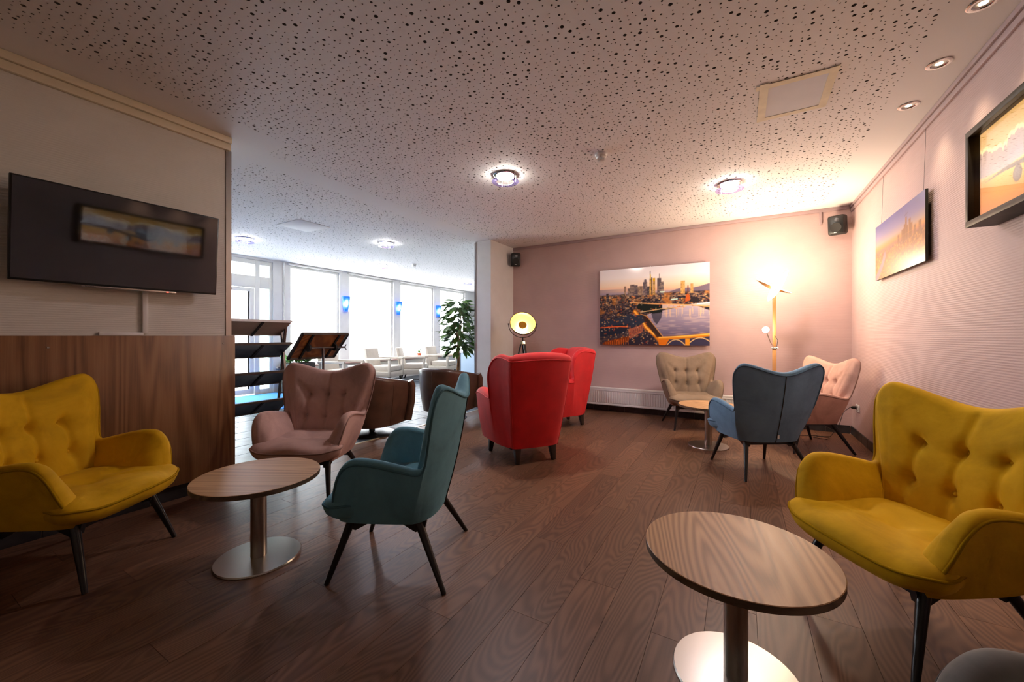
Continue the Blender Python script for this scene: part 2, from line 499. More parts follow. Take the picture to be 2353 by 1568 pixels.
# skirting tiles
def skirting(name, a, b, n, label, h=.098):
    a = Vector(a); b = Vector(b); d = b - a; L = d.length; d = d / L
    nrm = Vector((n[0], n[1], 0))
    root = empty(name, a, math.atan2(d.y, d.x), label, 'skirting', kind='structure')
    sgn = 1 if Vector((-d.y, d.x, 0)).dot(nrm) > 0 else -1
    y0, y1 = (0.0, .007) if sgn > 0 else (-.007, 0.0)
    MB().box(0, L, y0, y1, 0, h - .003).build('grout_bed', M['grout'], root)
    k = 0
    me = {}
    while k * .25 < L - .02:
        x0 = k * .25 + .0025; x1 = min((k + 1) * .25 - .0025, L)
        w = round(x1 - x0, 3)
        yy = (.0005, .0125) if sgn > 0 else (-.0125, -.0005)
        if w not in me:
            t = MB().box(0, w, yy[0], yy[1], 0, h).build('skirting_tile', M['skirt'], root, bevel=.0015, seg=1)
            me[w] = t.data
        else:
            t = bpy.data.objects.new('skirting_tile', me[w]); COL.objects.link(t); t.parent = root
        t.location = (x0, 0, 0)
        k += 1
    return root
skirting('baseboard_left', (XL, 1.64, 0), (XL, YF, 0), (1, 0), 'dark slate skirting tiles below the walnut panelling')
skirting('baseboard_back', (XL + .02, YB, 0), (XR - .02, YB, 0), (0, -1), 'dark slate skirting tiles below the radiator')
skirting('baseboard_right', (XR, YB, 0), (XR, YF, 0), (-1, 0), 'dark slate skirting tiles below the picture wall')
skirting('baseboard_column', (XL, 5.54, 0), (XL, YB, 0), (1, 0), 'dark slate skirting tiles on the white column')

# perforated acoustic ceiling: real holes
def perforated(x0, x1, y0, y1, cell, z, depth=.012):
    nx = max(1, int(round((x1 - x0) / cell))); ny = max(1, int(round((y1 - y0) / cell)))
    cx = (x1 - x0) / nx; cy = (y1 - y0) / ny
    I, J = np.meshgrid(np.arange(nx), np.arange(ny), indexing='ij')
    I = I.ravel(); J = J.ravel(); N = len(I)
    u = rng.random(N)
    rad = np.where(u < .15, .0100, np.where(u < .36, .0062, .0037))
    R2 = rad.reshape(nx, ny)
    for ax in (0, 1):                       # no two big holes side by side
        sh = np.roll(R2, 1, ax)
        R2 = np.where((R2 > .009) & (sh > .009), .0042, R2)
    rad = R2.ravel()
    rad *= rng.uniform(.9, 1.1, N)
    jx = rng.uniform(-1, 1, N) * (cx / 2 - rad - .0015); jy = rng.uniform(-1, 1, N) * (cy / 2 - rad - .0015)
    px = x0 + (I + .5) * cx; py = y0 + (J + .5) * cy
    sq = np.array([(-1, -1), (0, -1), (1, -1), (1, 0), (1, 1), (0, 1), (-1, 1), (-1, 0)], float)
    an = np.array([math.atan2(q[1], q[0]) for q in sq])
    V = np.zeros((N, 24, 3), np.float32)
    V[:, 0:8, 0] = px[:, None] + sq[:, 0] * cx / 2; V[:, 0:8, 1] = py[:, None] + sq[:, 1] * cy / 2; V[:, 0:8, 2] = z
    V[:, 8:16, 0] = (px + jx)[:, None] + np.cos(an) * rad[:, None]; V[:, 8:16, 1] = (py + jy)[:, None] + np.sin(an) * rad[:, None]; V[:, 8:16, 2] = z
    V[:, 16:24] = V[:, 8:16]; V[:, 16:24, 2] = z + depth
    k = np.arange(8); k1 = (k + 1) % 8
    q1 = np.stack([k, k + 8, k1 + 8, k1], 1); q2 = np.stack([k + 8, k + 16, k1 + 16, k1 + 8], 1)
    q = np.vstack([q1, q2])
    F = (q[None] + (np.arange(N) * 24)[:, None, None]).reshape(-1, 4)
    return V.reshape(-1, 3), F

def ceiling(name, fields, plains, label):
    V = []; F = []; b = 0
    for f in fields:
        v, q = perforated(*f); V.append(v); F.append(q + b); b += len(v)
    for (x0, x1, y0, y1, z) in plains:
        V.append(np.array([(x0, y0, z), (x0, y1, z), (x1, y1, z), (x1, y0, z)], np.float32)); F.append(np.array([[0, 1, 2, 3]]) + b); b += 4
    V = np.vstack(V); F = np.vstack(F)
    me = bpy.data.meshes.new(name)
    me.vertices.add(len(V)); me.vertices.foreach_set('co', V.astype(np.float32).ravel())
    me.loops.add(len(F) * 4); me.loops.foreach_set('vertex_index', F.astype(np.int32).ravel())
    me.polygons.add(len(F)); me.polygons.foreach_set('loop_start', np.arange(0, len(F) * 4, 4, dtype=np.int32))
    me.polygons.foreach_set('loop_total', np.full(len(F), 4, np.int32))
    me.update(calc_edges=True); me.shade_flat()
    me.materials.append(M['ceil']); me.materials.append(M['core'])
    vz = V[F[:, 1], 2]                      # hole walls rise above the board face
    me.polygons.foreach_set('material_index', (vz > ZC + .001).astype(np.int32))
    o = link(name, me); tag(o, label, 'ceiling', kind='structure')
    return o

AX0, AX1, BX0, YM, YT = -3.28, .87, -3.62, 1.93, 6.04
ce = ceiling('ceiling', [(AX0, AX1, YF + .3, YM, .041, ZC), (BX0, AX1, YM, YT, .041, ZC)],
        [(XL - .3, AX0, YF + .3, YM, ZC), (XL - .3, XR, YF - .2, YF + .3, ZC), (AX1, XR, YF + .3, YB, ZC), (BX0, AX1, YT, YB, ZC),
         (-3.86, BX0, YM, YB, ZC), (-3.9, -3.86, YM, YB, ZC)], 'white perforated acoustic ceiling of the lounge')
MB().box(-3.9, XR, YF - .2, YB, ZC + .013, ZC + .08).build('backing', M['void'], ce)
ce2 = ceiling('ceiling.001', [(-8.25, -3.9, 1.95, 11.5, .042, ZC)],
        [(XW - .3, -3.9, YF - .2, 1.95, ZC), (XW - .3, -8.25, 1.95, YE, ZC), (-8.25, -3.9, 11.5, YE, ZC), (-3.9, -3.6, YB + .2, YE, ZC), (-3.9, -3.6, YB, YB + .2, ZC)],
        'white perforated acoustic ceiling of the lobby')
MB().box(XW - .3, -3.6, YF - .2, YE, ZC + .081, ZC + .15).build('roof_slab', M['void'], ce2)

# ------------------------------------------------------------------ window wall with entrance
DO = dict(y0=2.80, y1=4.72)
wins = [(5.08, 6.33), (6.60, 8.08), (8.35, 9.78), (10.10, 11.45)]
SILL, WTOP, WDEP = .54, 2.755, .22
w = MB()
w.box(XW - WDEP, XW, YF, DO['y0'], 0, ZC)
w.box(XW - WDEP, XW, DO['y1'], YE, 0, SILL)
w.box(XW - WDEP, XW, DO['y1'], YE, WTOP, ZC)
ed = [DO['y1']] + [q for a in wins for q in a] + [YE]
for a, b in zip(ed[0::2], ed[1::2]):
    w.box(XW - WDEP, XW, a, b, SILL, WTOP)
w.box(XW - WDEP, XW, DO['y0'], DO['y1'], ZC - .05, ZC)
struct('wall_window', w, M['wall_plain'], 'white window wall of the lobby', 'wall', recalc=False)
struct('trim_9', MB().box(XW, XW + .10, DO['y1'] + .05, YE, SILL - .035, SILL), M['stone_pink'], 'stone window sill running along the lobby windows', 'window sill', bevel=.004)
struct('trim_10', MB().box(XW + .001, XW + .02, 4.93, 4.95, 0, ZC - .02), M['chrome'], 'chrome edge strip beside the lobby entrance', 'edge strip')

def frame_rect(root, name, y0, y1, z0, z1, x, t, d, m):
    """four separate frame members around an opening"""
    for (a, b, c_, e) in ((y0, y1, z0, z0 + t), (y0, y1, z1 - t, z1), (y0, y0 + t, z0 + t, z1 - t), (y1 - t, y1, z0 + t, z1 - t)):
        MB().box(x - d, x, a, b, c_, e).build(name, m, root, bevel=.004)
for k, (a, b) in enumerate(wins):
    r = empty('window_%d' % (k + 1), (0, 0, 0), 0, ['tall lobby window nearest the entrance', 'second tall lobby window from the entrance', 'third tall lobby window from the entrance', 'farthest tall lobby window behind the ficus'][k], 'window', kind='structure')
    frame_rect(r, 'frame', a, b, SILL, WTOP, XW - .06, .055, .07, M['frame_white'])
    MB().box(XW - .10, XW - .094, a + .055, b - .055, SILL + .055, WTOP - .055).build('pane', M['pane'], r)
    MB().box(XW - .02, XW + .03, a - .05, b + .05, WTOP - .005, WTOP + .03).build('blind_rail', M['frame_white'], r, bevel=.003)
dr = empty('door_1', (0, 0, 0), 0, 'white framed glass entrance door with side light', 'door', kind='structure')
y0, y1 = DO['y0'], DO['y1']
for (a, b, z0, z1) in ((y0, y0 + .07, 0, ZC - .05), (4.38, 4.47, 0, ZC - .05), (y1 - .06, y1, 0, ZC - .05), (y0 + .07, 4.38, 2.66, ZC - .05), (4.47, y1 - .06, 2.66, ZC - .05),
                       (y0 + .07, 4.38, 2.18, 2.42), (4.47, y1 - .06, 2.18, 2.42), (4.47, y1 - .06, .86, .96), (4.47, y1 - .06, 0, .10)):
    MB().box(XW - .10, XW - .03, a, b, z0, z1).build('frame', M['frame_white'], dr, bevel=.004)
lf = MB().box(XW - .095, XW - .05, 4.29, 4.37, .02, 2.17).build('door_leaf_stile', M['frame_white'], dr, bevel=.004)
MB().box(XW - .095, XW - .05, 2.88, 2.95, .02, 2.17).build('door_leaf_stile', M['frame_white'], dr, bevel=.004)
MB().box(XW - .095, XW - .05, 2.95, 4.29, 2.10, 2.17).build('door_leaf_rail', M['frame_white'], dr, bevel=.004)
MB().box(XW - .095, XW - .05, 2.95, 4.29, .02, .12).build('door_leaf_rail', M['frame_white'], dr, bevel=.004)
MB().box(XW - .088, XW - .070, 4.262, 4.29, .12, 2.10).build('gasket', M['black_matte'], dr)
MB().box(XW - .075, XW - .069, 2.95, 4.29, .12, 2.10).build('pane', M['pane'], dr)
for (a, b, z0, z1) in ((y0 + .07, 4.38, 2.42, 2.66), (4.47, y1 - .06, 2.42, 2.66)):
    MB().box(XW - .07, XW - .064, a, b, z0, z1).build('pane', M['pane'], dr)
for (z0, z1) in ((.10, .86), (.96, 2.18)):
    MB().box(XW - .07, XW - .064, 4.47, y1 - .06, z0, z1).build('pane', M['pane_green'], dr)

# ------------------------------------------------------------------ outside
tag(MB().box(-30, XW - WDEP - .02, -14, 40, -.30, -.14).build('pavement', M['asphalt']), 'pale pavement outside the lobby', 'pavement', kind='structure')
for k, (y, yb) in enumerate(((6.332, 6.60), (8.082, 8.35), (9.782, 10.10))):
    tag(MB().box(XW - .50, XW - WDEP - .005, y, yb, -.14, 3.2).build('stone_pillar', M['stone_pink'], bevel=.01),
        ['pink sandstone pillar outside the window nearest the entrance', 'pink sandstone pillar outside the second lobby window', 'pink sandstone pillar outside the third lobby window'][k], 'pillar', 'pillars outside the windows')
bd = empty('building', (-17.5, 10, -.14), 0, 'overexposed white building across the street', 'building')
MB().box(-.4, 0, -14, 24, 0, 8).build('wall', M['facade'], bd)
for yy in (-4.4, -1.9, .9, 3.6, 6.4, 9.2):
    wn = MB().box(0, .05, yy, yy + 1.3, .9, 2.2).build('window', M['frame_white'], bd, bevel=.01)
    MB().box(.05, .06, yy + .09, yy + 1.21, .99, 2.11).build('glazing', plain('far_glazing', (.5, .53, .56), .2), wn)
MB().tube([(.1, -2.4, 0), (.1, -2.4, 7.5)], .05, 8).build('drainpipe', M['steel'], bd)

# ------------------------------------------------------------------ velvet wing chairs
def shell(ctrl, nspan=7, nv=10, base_z=.30, inz=.36, bulge=.012, puff=.018, dents=(), seams=()):
    """ctrl rows: rim x,y,z, base x,y, inward nx,ny, thickness ; right half from arm front to centre back.
    returns mesh builder, outer rim path, dent surface points"""
    C = catmull(ctrl, nspan)
    L = C[:-1][::-1].copy(); L[:, [0, 3, 5]] *= -1
    C = np.vstack([C, L]); n = len(C)
    rows = []
    rim = C[:, 0:3]
    nn = np.stack([C[:, 5], C[:, 6], np.zeros(n)], 1); nn /= np.linalg.norm(nn, axis=1)[:, None]
    th = C[:, 7][:, None]
    base = np.stack([C[:, 3], C[:, 4], np.full(n, base_z)], 1)
    for i in range(nv + 1):
        v = i / nv
        rows.append(base + (rim - base) * v - nn * bulge * math.sin(PI * v))
    rin = rim + nn * th
    rdir = rim - base; rdir /= np.linalg.norm(rdir, axis=1)[:, None]
    for a in (30, 60, 90, 120, 150):
        a = math.radians(a)
        rows.append((rim + rin) / 2 - (rin - rim) / 2 * math.cos(a) + rdir * (th * .42) * math.sin(a))
    bi = base + nn * th * 1.25; bi[:, 2] = inz
    I0 = len(rows)
    nv2 = nv * 2
    for i in range(nv2 + 1):
        v = 1 - i / nv2
        rows.append(bi + (rin - bi) * v + nn * puff * math.sin(PI * v) * 1.0)
    A = np.array(rows)
    spots = []
    if dents:
        inner = A[I0:]
        for (dx, dz, dep, sg) in dents:
            back = inner[:, :, 1] < -.05
            d2 = (inner[:, :, 0] - dx) ** 2 + (inner[:, :, 2] - dz) ** 2
            wgt = np.exp(-d2 / (2 * sg * sg)) * back
            inner[:, :, 1] -= dep * wgt
        for (xa, za, xb, zb, dep, sg) in seams:
            ax, az = xb - xa, zb - za; LL = ax * ax + az * az
            t = np.clip(((inner[:, :, 0] - xa) * ax + (inner[:, :, 2] - za) * az) / LL, 0, 1)
            d2 = (inner[:, :, 0] - xa - t * ax) ** 2 + (inner[:, :, 2] - za - t * az) ** 2
            inner[:, :, 1] -= dep * np.exp(-d2 / (2 * sg * sg)) * (inner[:, :, 1] < -.05)
        for (dx, dz, dep, sg) in dents:
            d2 = (inner[:, :, 0] - dx) ** 2 + (inner[:, :, 2] - dz) ** 2 + (inner[:, :, 1] > -.05) * 9
            k = np.unravel_index(np.argmin(d2), d2.shape)
            spots.append((dx, float(inner[k][1]), dz))
    b = MB()
    b.grid([[tuple(p) for p in r] for r in A])
    m = A.shape[1]; k = A.shape[0]
    b.f.append(tuple(i * m for i in range(k)))
    b.f.append(tuple(i * m + m - 1 for i in reversed(range(k))))
    return b, rim, spots, A

VC = [  # rim xyz | base xy | inward | thickness
    (.300, .240, .400, .248, .225, -1, .0, .050),
    (.322, .222, .470, .256, .205, -1, .0, .056),
    (.338, .196, .545, .262, .175, -1, .0, .060),
    (.345, .152, .594, .265, .140, -1, .0, .062),
    (.347, .090, .606, .267, .090, -1, .0, .062),
    (.345, .000, .594, .268, .020, -1, .0, .062),
    (.340, -.100, .572, .267, -.060, -1, .05, .060),
    (.337, -.175, .560, .264, -.100, -1, .20, .055),
    (.343, -.208, .590, .262, -.120, -.95, .35, .048),
    (.358, -.226, .660, .260, -.130, -.9, .45, .046),
    (.376, -.243, .755, .256, -.140, -.85, .55, .046),
    (.387, -.260, .850, .250, -.150, -.8, .6, .046),
    (.381, -.274, .905, .242, -.158, -.72, .68, .047),
    (.355, -.288, .940, .230, -.170, -.62, .78, .050),
    (.312, -.300, .951, .212, -.183, -.45, .88, .055),
    (.235, -.318, .932, .172, -.203, -.25, .97, .062),
    (.145, -.335, .901, .112, -.217, -.12, 1, .069),
    (.065, -.347, .878, .050, -.223, -.06, 1, .073),
    (.000, -.350, .870, .000, -.225, 0, 1, .074)]
BT = [(-.145, .715), (0, .708), (.145, .715), (-.150, .550), (0, .545), (.150, .550)]
DENT = [(x, z, .026, .024) for x, z in BT]
SEAM = [(-.145, .715, 0, .708, .012, .010), (0, .708, .145, .715, .012, .010), (-.145, .715, -.150, .55, .012, .010), (.145, .715, .15, .55, .012, .010),
        (0, .708, 0, .545, .011, .010), (0, .708, -.02, .87, .011, .010), (-.15, .55, -.17, .40, .010, .012), (.15, .55, .17, .40, .010, .012), (0, .545, 0, .40, .010, .012),
        (-.145, .715, -.23, .80, .010, .012), (.145, .715, .23, .80, .010, .012)]

def seat_shape():
    half = [(0, .338), (.10, .336), (.20, .326), (.275, .300), (.318, .255), (.318, .205), (.298, .15), (.283, .05), (.276, -.06), (.25, -.15), (.16, -.20), (0, -.215)]
    O = catmull(half, 6); L = O[1:-1][::-1].copy(); L[:, 0] *= -1
    O = np.vstack([O, L]); n = len(O)
    zs = .392 - .012 * np.clip((O[:, 1] + .2) / .5, 0, 1) + .016 * np.exp(-((np.abs(O[:, 0]) - .31) / .06) ** 2)
    cen = np.array([0, .04])
    rows = []
    for f, dz in ((1.0, 0.0), (.985, .016), (.95, .030), (.89, .042), (.80, .050), (.68, .055), (.55, .056), (.42, .054), (.30, .051), (.18, .049), (.06, .048)):
        P = cen + (O - cen) * f
        z = zs * f + .385 * (1 - f) + dz
        for (dx, dy) in ((-.15, .07), (0, .06), (.15, .07)):
            z = z - .022 * np.exp(-((P[:, 0] - dx) ** 2 + (P[:, 1] - dy) ** 2) / (2 * .032 ** 2))
        z = z + .010 * np.cos(P[:, 0] * 14) * (f < .99) * np.clip((P[:, 1] - .05) / .2, 0, 1)
        rows.append(np.stack([P[:, 0], P[:, 1], z], 1))
    low = []
    for f, zz in ((1.0, 0.0), (.995, -.022), (.965, -.046), (.90, -.066), (.80, -.080)):
        P = cen + (O - cen) * f
        low.append(np.stack([P[:, 0], P[:, 1], np.maximum(zs + zz, .302)], 1))
    P = cen + (O - cen) * .72; low.append(np.stack([P[:, 0], P[:, 1], np.full(n, .300)], 1))
    P = cen + (O - cen) * .1; low.append(np.stack([P[:, 0], P[:, 1], np.full(n, .299)], 1))
    A = rows[::-1] + low[1:]
    b = MB(); b.grid([[tuple(p) for p in r] for r in A], close_u=True)
    m = n; k = len(A)
    b.f.append(tuple(range(m))); b.f.append(tuple(reversed(range((k - 1) * m, k * m))))
    return b, np.stack([O[:, 0], O[:, 1], zs], 1)

VCOL = {'yellow': (.60, .335, .002), 'teal': (.125, .31, .39), 'blue': (.14, .25, .38), 'pink': (.52, .33, .29), 'pink2': (.52, .31, .25), 'taupe': (.25, .185, .130), 'grey': (.20, .19, .175)}
VEL = {}
def velvet_parts():
    s, rim, spots, A = shell(VC, dents=DENT, seams=SEAM)
    VEL['shell'] = s; VEL['rim'] = rim; VEL['spots'] = spots
    st, so = seat_shape()
    VEL['seat'] = st; VEL['so'] = so
    VEL['backline'] = [tuple(A[i][A.shape[1] // 2] + np.array([0, -.002, 0])) for i in range(0, 11)]
velvet_parts()
vmesh = {}
def velvet_chair(loc, rot, mkey, label, group='velvet wing chairs', tagged=True):
    m = M[mkey]
    root = empty('wing_chair', (loc[0], loc[1], 0), math.radians(rot), label, 'armchair', group)
    def part(name, fn, mm, smooth=60):
        if name not in vmesh:
            o = fn().build(name, mm, root, smooth=smooth); vmesh[name] = o.data
            if not o.material_slots: o.data.materials.append(mm)
        else:
            o = bpy.data.objects.new(name.split('#')[0], vmesh[name]); COL.objects.link(o); o.parent = root
        o.name = name.split('#')[0]
        o.material_slots[0].link = 'OBJECT'; o.material_slots[0].material = mm
        return o
    bk = part('backrest_shell', lambda: VEL['shell'], m, 75)
    seat = part('seat', lambda: VEL['seat'], m, 75)
    rim = VEL['rim']
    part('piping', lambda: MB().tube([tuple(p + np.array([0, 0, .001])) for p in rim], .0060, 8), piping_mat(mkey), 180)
    so = VEL['so']; k = [i for i in range(len(so)) if so[i][1] > .14]
    pts = sorted([so[i] for i in k], key=lambda p: math.atan2(p[1] - .1, p[0]))
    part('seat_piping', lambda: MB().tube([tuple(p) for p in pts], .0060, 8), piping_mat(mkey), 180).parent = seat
    for i, p in enumerate(VEL['spots']):
        def mk(p=p):
            return MB().lathe([(.0001, .010), (.006, .009), (.0105, .005), (.011, 0), (.0001, -.004)], 14, (p[0], p[1] + .002, p[2]), (0, 1, .15))
        part('button#%d' % i, mk, m, 80).parent = bk
    part('back_seam', lambda: MB().tube(VEL['backline'], .0030, 6), M['groove'], 180).parent = bk
    part('care_tag', lambda: MB().box(.006, .022, -.243, -.241, .335, .375), M['white_plastic']).parent = bk
    for sx in (-1, 1):
        part('leg#f%d' % sx, lambda: MB().tube([(sx * .205, .185, .305), (sx * .263, .290, 0)], .0215, 14, .0115), M['black_wood'], 60)
        part('leg#r%d' % sx, lambda: MB().tube([(sx * .195, -.135, .300), (sx * .302, -.292, 0)], .0215, 14, .0115), M['black_wood'], 60)
        part('side_rail#%d' % sx, lambda: MB().prism([(sx * .198 - .012, .225, .302), (sx * .198 - .012, -.185, .302), (sx * .198 - .012, -.175, .255), (sx * .198 - .012, -.13, .238), (sx * .198 - .012, -.06, .278),
                                               (sx * .198 - .012, .10, .278), (sx * .198 - .012, .17, .240), (sx * .198 - .012, .212, .250)], (.024, 0, 0)), M['black_wood'])
    part('cross_rail#f', lambda: MB().box(-.19, .19, .165, .195, .262, .300), M['black_wood'])
    part('cross_rail#r', lambda: MB().box(-.19, .19, -.150, -.120, .262, .300), M['black_wood'])
    return root

velvet_chair((-1.589, 1.571), 116.9, 'teal', 'teal velvet wing chair in the foreground beside the left round table')
velvet_chair((.133, 4.188), 32.6, 'blue', 'dusty blue velvet wing chair turned away, at the far round table')
velvet_chair((.598, 5.298), 119.0, 'pink2', 'pale pink velvet wing chair in the far corner by the oak floor lamp')
velvet_chair((-2.864, 1.882), -150.9, 'pink', 'old pink velvet wing chair behind the left round table')
velvet_chair((-3.025, .662), -56.7, 'yellow', 'mustard yellow velvet wing chair against the walnut panelling')
velvet_chair((.602, 2.224), 124.3, 'yellow', 'mustard yellow velvet wing chair in front of the lilac picture wall')
velvet_chair((-.574, 5.722), -160.1, 'taupe', 'taupe velvet wing chair in front of the radiator')
velvet_chair((.56, .75), 95.0, 'grey', 'dark grey velvet wing chair cut off at the lower right corner')

# ------------------------------------------------------------------ red wing chairs
RC = [
    (.385, .335, .600, .315, .325, -1, 0, .120),
    (.392, .250, .622, .318, .250, -1, 0, .125),
    (.392, .110, .612, .315, .120, -1, 0, .125),
    (.388, .000, .596, .308, .010, -1, 0, .120),
    (.386, -.045, .610, .302, -.040, -1, .15, .095),
    (.390, -.035, .690, .297, -.080, -1, .25, .075),
    (.396, -.030, .790, .290, -.120, -.95, .3, .070),
    (.392, -.055, .890, .282, -.150, -.9, .35, .068),
    (.375, -.115, .965, .272, -.185, -.85, .45, .068),
    (.352, -.205, .995, .260, -.215, -.8, .6, .075),
    (.335, -.310, .985, .250, -.245, -.75, .75, .090),
    (.318, -.400, .965, .238, -.275, -.55, .9, .120),
    (.260, -.425, .968, .190, -.300, -.25, 1, .150),
    (.130, -.440, .975, .095, -.312, -.1, 1, .165),
    (.000, -.444, .978, .000, -.315, 0, 1, .170)]
def red_chair(loc, rot, label, proto=None):
    root = empty('red_wing_chair', (loc[0], loc[1], 0), math.radians(rot), label, 'armchair', 'red wing chairs')
    if proto:
        for ch in proto.children:
            o = ch.copy(); COL.objects.link(o); o.parent = root
            for g in ch.children:
                d = g.copy(); COL.objects.link(d); d.parent = o
        return root
    s, rim, _, A = shell(RC, base_z=.15, inz=.30, bulge=.010, puff=.030)
    body = s.build('shell', M['red'], root, smooth=75)
    MB().tube([tuple(p) for p in rim], .0055, 8).build('piping', M['red'], body, smooth=180)
    mid = A.shape[1] // 2
    jc = int(np.argmin(np.abs(rim[:mid, 1] + .40)))
    for c in (jc, A.shape[1] - 1 - jc):
        MB().tube([tuple(A[i][c]) for i in range(11)], .005, 8).build('back_piping', M['red'], body, smooth=180)
    MB().box(-.30, .30, .20, .345, .15, .335).build('front_panel', M['red'], root, bevel=.03, seg=3)
    MB().box(-.268, .268, -.22, .40, .335, .47).build('seat_cushion', M['red'], root, bevel=.045, seg=4)
    MB().box(-.25, .25, -.26, .28, .14, .20).build('underside', M['black_matte'], root)
    for sx in (-1, 1):
        MB().beam((sx * .245, .245, .155), (sx * .258, .258, 0), .062, .062, (0, 1, 0), .036, .036).build('leg', M['dark_wood'], root, bevel=.003)
        MB().beam((sx * .185, -.255, .155), (sx * .192, -.275, 0), .062, .062, (0, 1, 0), .036, .036).build('leg', M['dark_wood'], root, bevel=.003)
    return root
r1 = red_chair((-1.909, 3.533), math.degrees(math.atan2(.81, .588)), 'bright red wing chair with its back to the viewpoint')
r2 = red_chair((-2.17, 5.00), 141, 'bright red wing chair near the end wall facing the tripod lamp', r1)

# ------------------------------------------------------------------ round tables
def round_table(loc, grain, label, ht=.45, R=.30, Rb=.205):
    root = empty('round_table', (loc[0], loc[1], 0), math.radians(grain), label, 'table', 'round steel-foot tables')
    MB().lathe([(.0001, ht - .026), (R - .004, ht - .026), (R, ht - .024), (R, ht - .002)], 72).build('edge_band', M['table_edge_shaded'], root, smooth=40)
    MB().lathe([(.0001, ht - .020), (R, ht - .002), (R - .002, ht), (.0001, ht)], 72).build('tabletop', M['table_oak'], root, smooth=30)
    MB().cyl((0, 0), .038, .008, ht - .026, 36).build('column', M['steel'], root, smooth=40)
    MB().lathe([(.0001, 0), (Rb, 0), (Rb, .004), (Rb - .004, .010), (.0001, .012)], 72).build('base_plate', M['steel'], root, smooth=25)
    return root
round_table((-2.262, 1.172), -60, 'round oak table with steel foot between yellow, pink and teal chairs')
round_table((-.015, 1.600), 12, 'round oak table with steel foot in the right foreground', R=.300)
round_table((-.306, 4.810), 60, 'round oak table with steel foot between taupe and blue chairs')
round_table((-2.62, 4.36), 20, 'round oak table with steel foot mostly hidden behind the red chair')

# ------------------------------------------------------------------ prints painted as flat colour on a grid
class Canvas:
    def __init__(s, w, h):
        s.w, s.h = w, h; s.a = w / h
        s.U, s.V = np.meshgrid((np.arange(w) + .5) / w, (np.arange(h) + .5) / h)
        s.img = np.zeros((h, w, 3))
    def vgrad(s, stops, mask=None, V=None):
        V = s.V if V is None else V
        c = np.stack([np.interp(V, [q[0] for q in stops], [q[1][k] for q in stops]) for k in range(3)], -1)
        if mask is None: s.img[:] = c
        else: s.blend(mask, c)
    def blend(s, mask, c):
        m = np.asarray(mask, float)[..., None]; s.img = s.img * (1 - m) + np.asarray(c, float) * m
    def poly(s, P):
        P = np.array(P, float); ins = np.zeros((s.h, s.w), bool); j = len(P) - 1
        for i in range(len(P)):
            xi, yi = P[i]; xj, yj = P[j]
            if yi != yj:
                ins ^= ((yi > s.V) != (yj > s.V)) & (s.U < (xj - xi) * (s.V - yi) / (yj - yi) + xi)
            j = i
        return ins
    def rect(s, u0, u1, v0, v1):
        return (s.U >= u0) & (s.U <= u1) & (s.V >= v0) & (s.V <= v1)
    def line(s, P, wd, soft=.5):
        m = np.zeros((s.h, s.w))
        for (a, b) in zip(P[:-1], P[1:]):
            ax, ay = (b[0] - a[0]) * s.a, b[1] - a[1]; L = ax * ax + ay * ay + 1e-12
            t = np.clip(((s.U - a[0]) * s.a * ax + (s.V - a[1]) * ay) / L, 0, 1)
            d = np.hypot((s.U - a[0]) * s.a - t * ax, s.V - a[1] - t * ay)
            m = np.maximum(m, np.clip((wd - d) / (wd * soft) , 0, 1))
        return m
    def disc(s, u, v, r, ry=None):
        ry = ry or r
        return (((s.U - u) * s.a / r) ** 2 + ((s.V - v) / ry) ** 2) < 1
    def glow(s, u, v, r):
        return np.exp(-((((s.U - u) * s.a) ** 2 + (s.V - v) ** 2) / (r * r)))
    def noise(s, nx, ny, oct=3):
        out = np.zeros((s.h, s.w)); amp = 1; tot = 0
        for o in range(oct):
            g = rng.random((ny * 2 ** o + 2, nx * 2 ** o + 2))
            x = s.U * nx * 2 ** o; y = s.V * ny * 2 ** o
            xi = x.astype(int); yi = y.astype(int); fx = x - xi; fy = y - yi
            fx = fx * fx * (3 - 2 * fx); fy = fy * fy * (3 - 2 * fy)
            v = (g[yi, xi] * (1 - fx) + g[yi, xi + 1] * fx) * (1 - fy) + (g[yi + 1, xi] * (1 - fx) + g[yi + 1, xi + 1] * fx) * fy
            out += v * amp; tot += amp; amp *= .55
        return out / tot
    def mesh(s, name, width, height, mat, gain=1.0):
        """flat sheet in local x (0..width), z (0..height), facing -y"""
        w, h = s.w, s.h
        X = np.linspace(0, width, w + 1); Z = np.linspace(height, 0, h + 1)
        XX, ZZ = np.meshgrid(X, Z)
        V = np.stack([XX, np.zeros_like(XX), ZZ], -1).reshape(-1, 3)
        i, j = np.meshgrid(np.arange(h), np.arange(w), indexing='ij')
        a = i * (w + 1) + j
        F = np.stack([a + w + 1, a + w + 2, a + 1, a], -1).reshape(-1, 4)
        me = bpy.data.meshes.new(name)
        me.vertices.add(len(V)); me.vertices.foreach_set('co', V.astype(np.float32).ravel())
        me.loops.add(len(F) * 4); me.loops.foreach_set('vertex_index', F.astype(np.int32).ravel())
        me.polygons.add(len(F)); me.polygons.foreach_set('loop_start', np.arange(0, len(F) * 4, 4, dtype=np.int32))
        me.polygons.foreach_set('loop_total', np.full(len(F), 4, np.int32))
        me.update(calc_edges=True)
        c = np.clip(s.img, 0, 255) / 255
        lin = np.where(c > .04045, ((c + .055) / 1.055) ** 2.4, c / 12.92) * np.asarray(gain)
        P = np.zeros((h + 1, w + 1, 3)); cnt = np.zeros((h + 1, w + 1, 1))
        for dy in (0, 1):
            for dx in (0, 1):
                P[dy:h + dy, dx:w + dx] += lin; cnt[dy:h + dy, dx:w + dx] += 1
        P = P / cnt
        ca = me.color_attributes.new('print', 'FLOAT_COLOR', 'POINT')
        ca.data.foreach_set('color', np.concatenate([P.reshape(-1, 3), np.ones((len(V), 1))], 1).astype(np.float32).ravel())
        me.materials.append(mat)
        return me

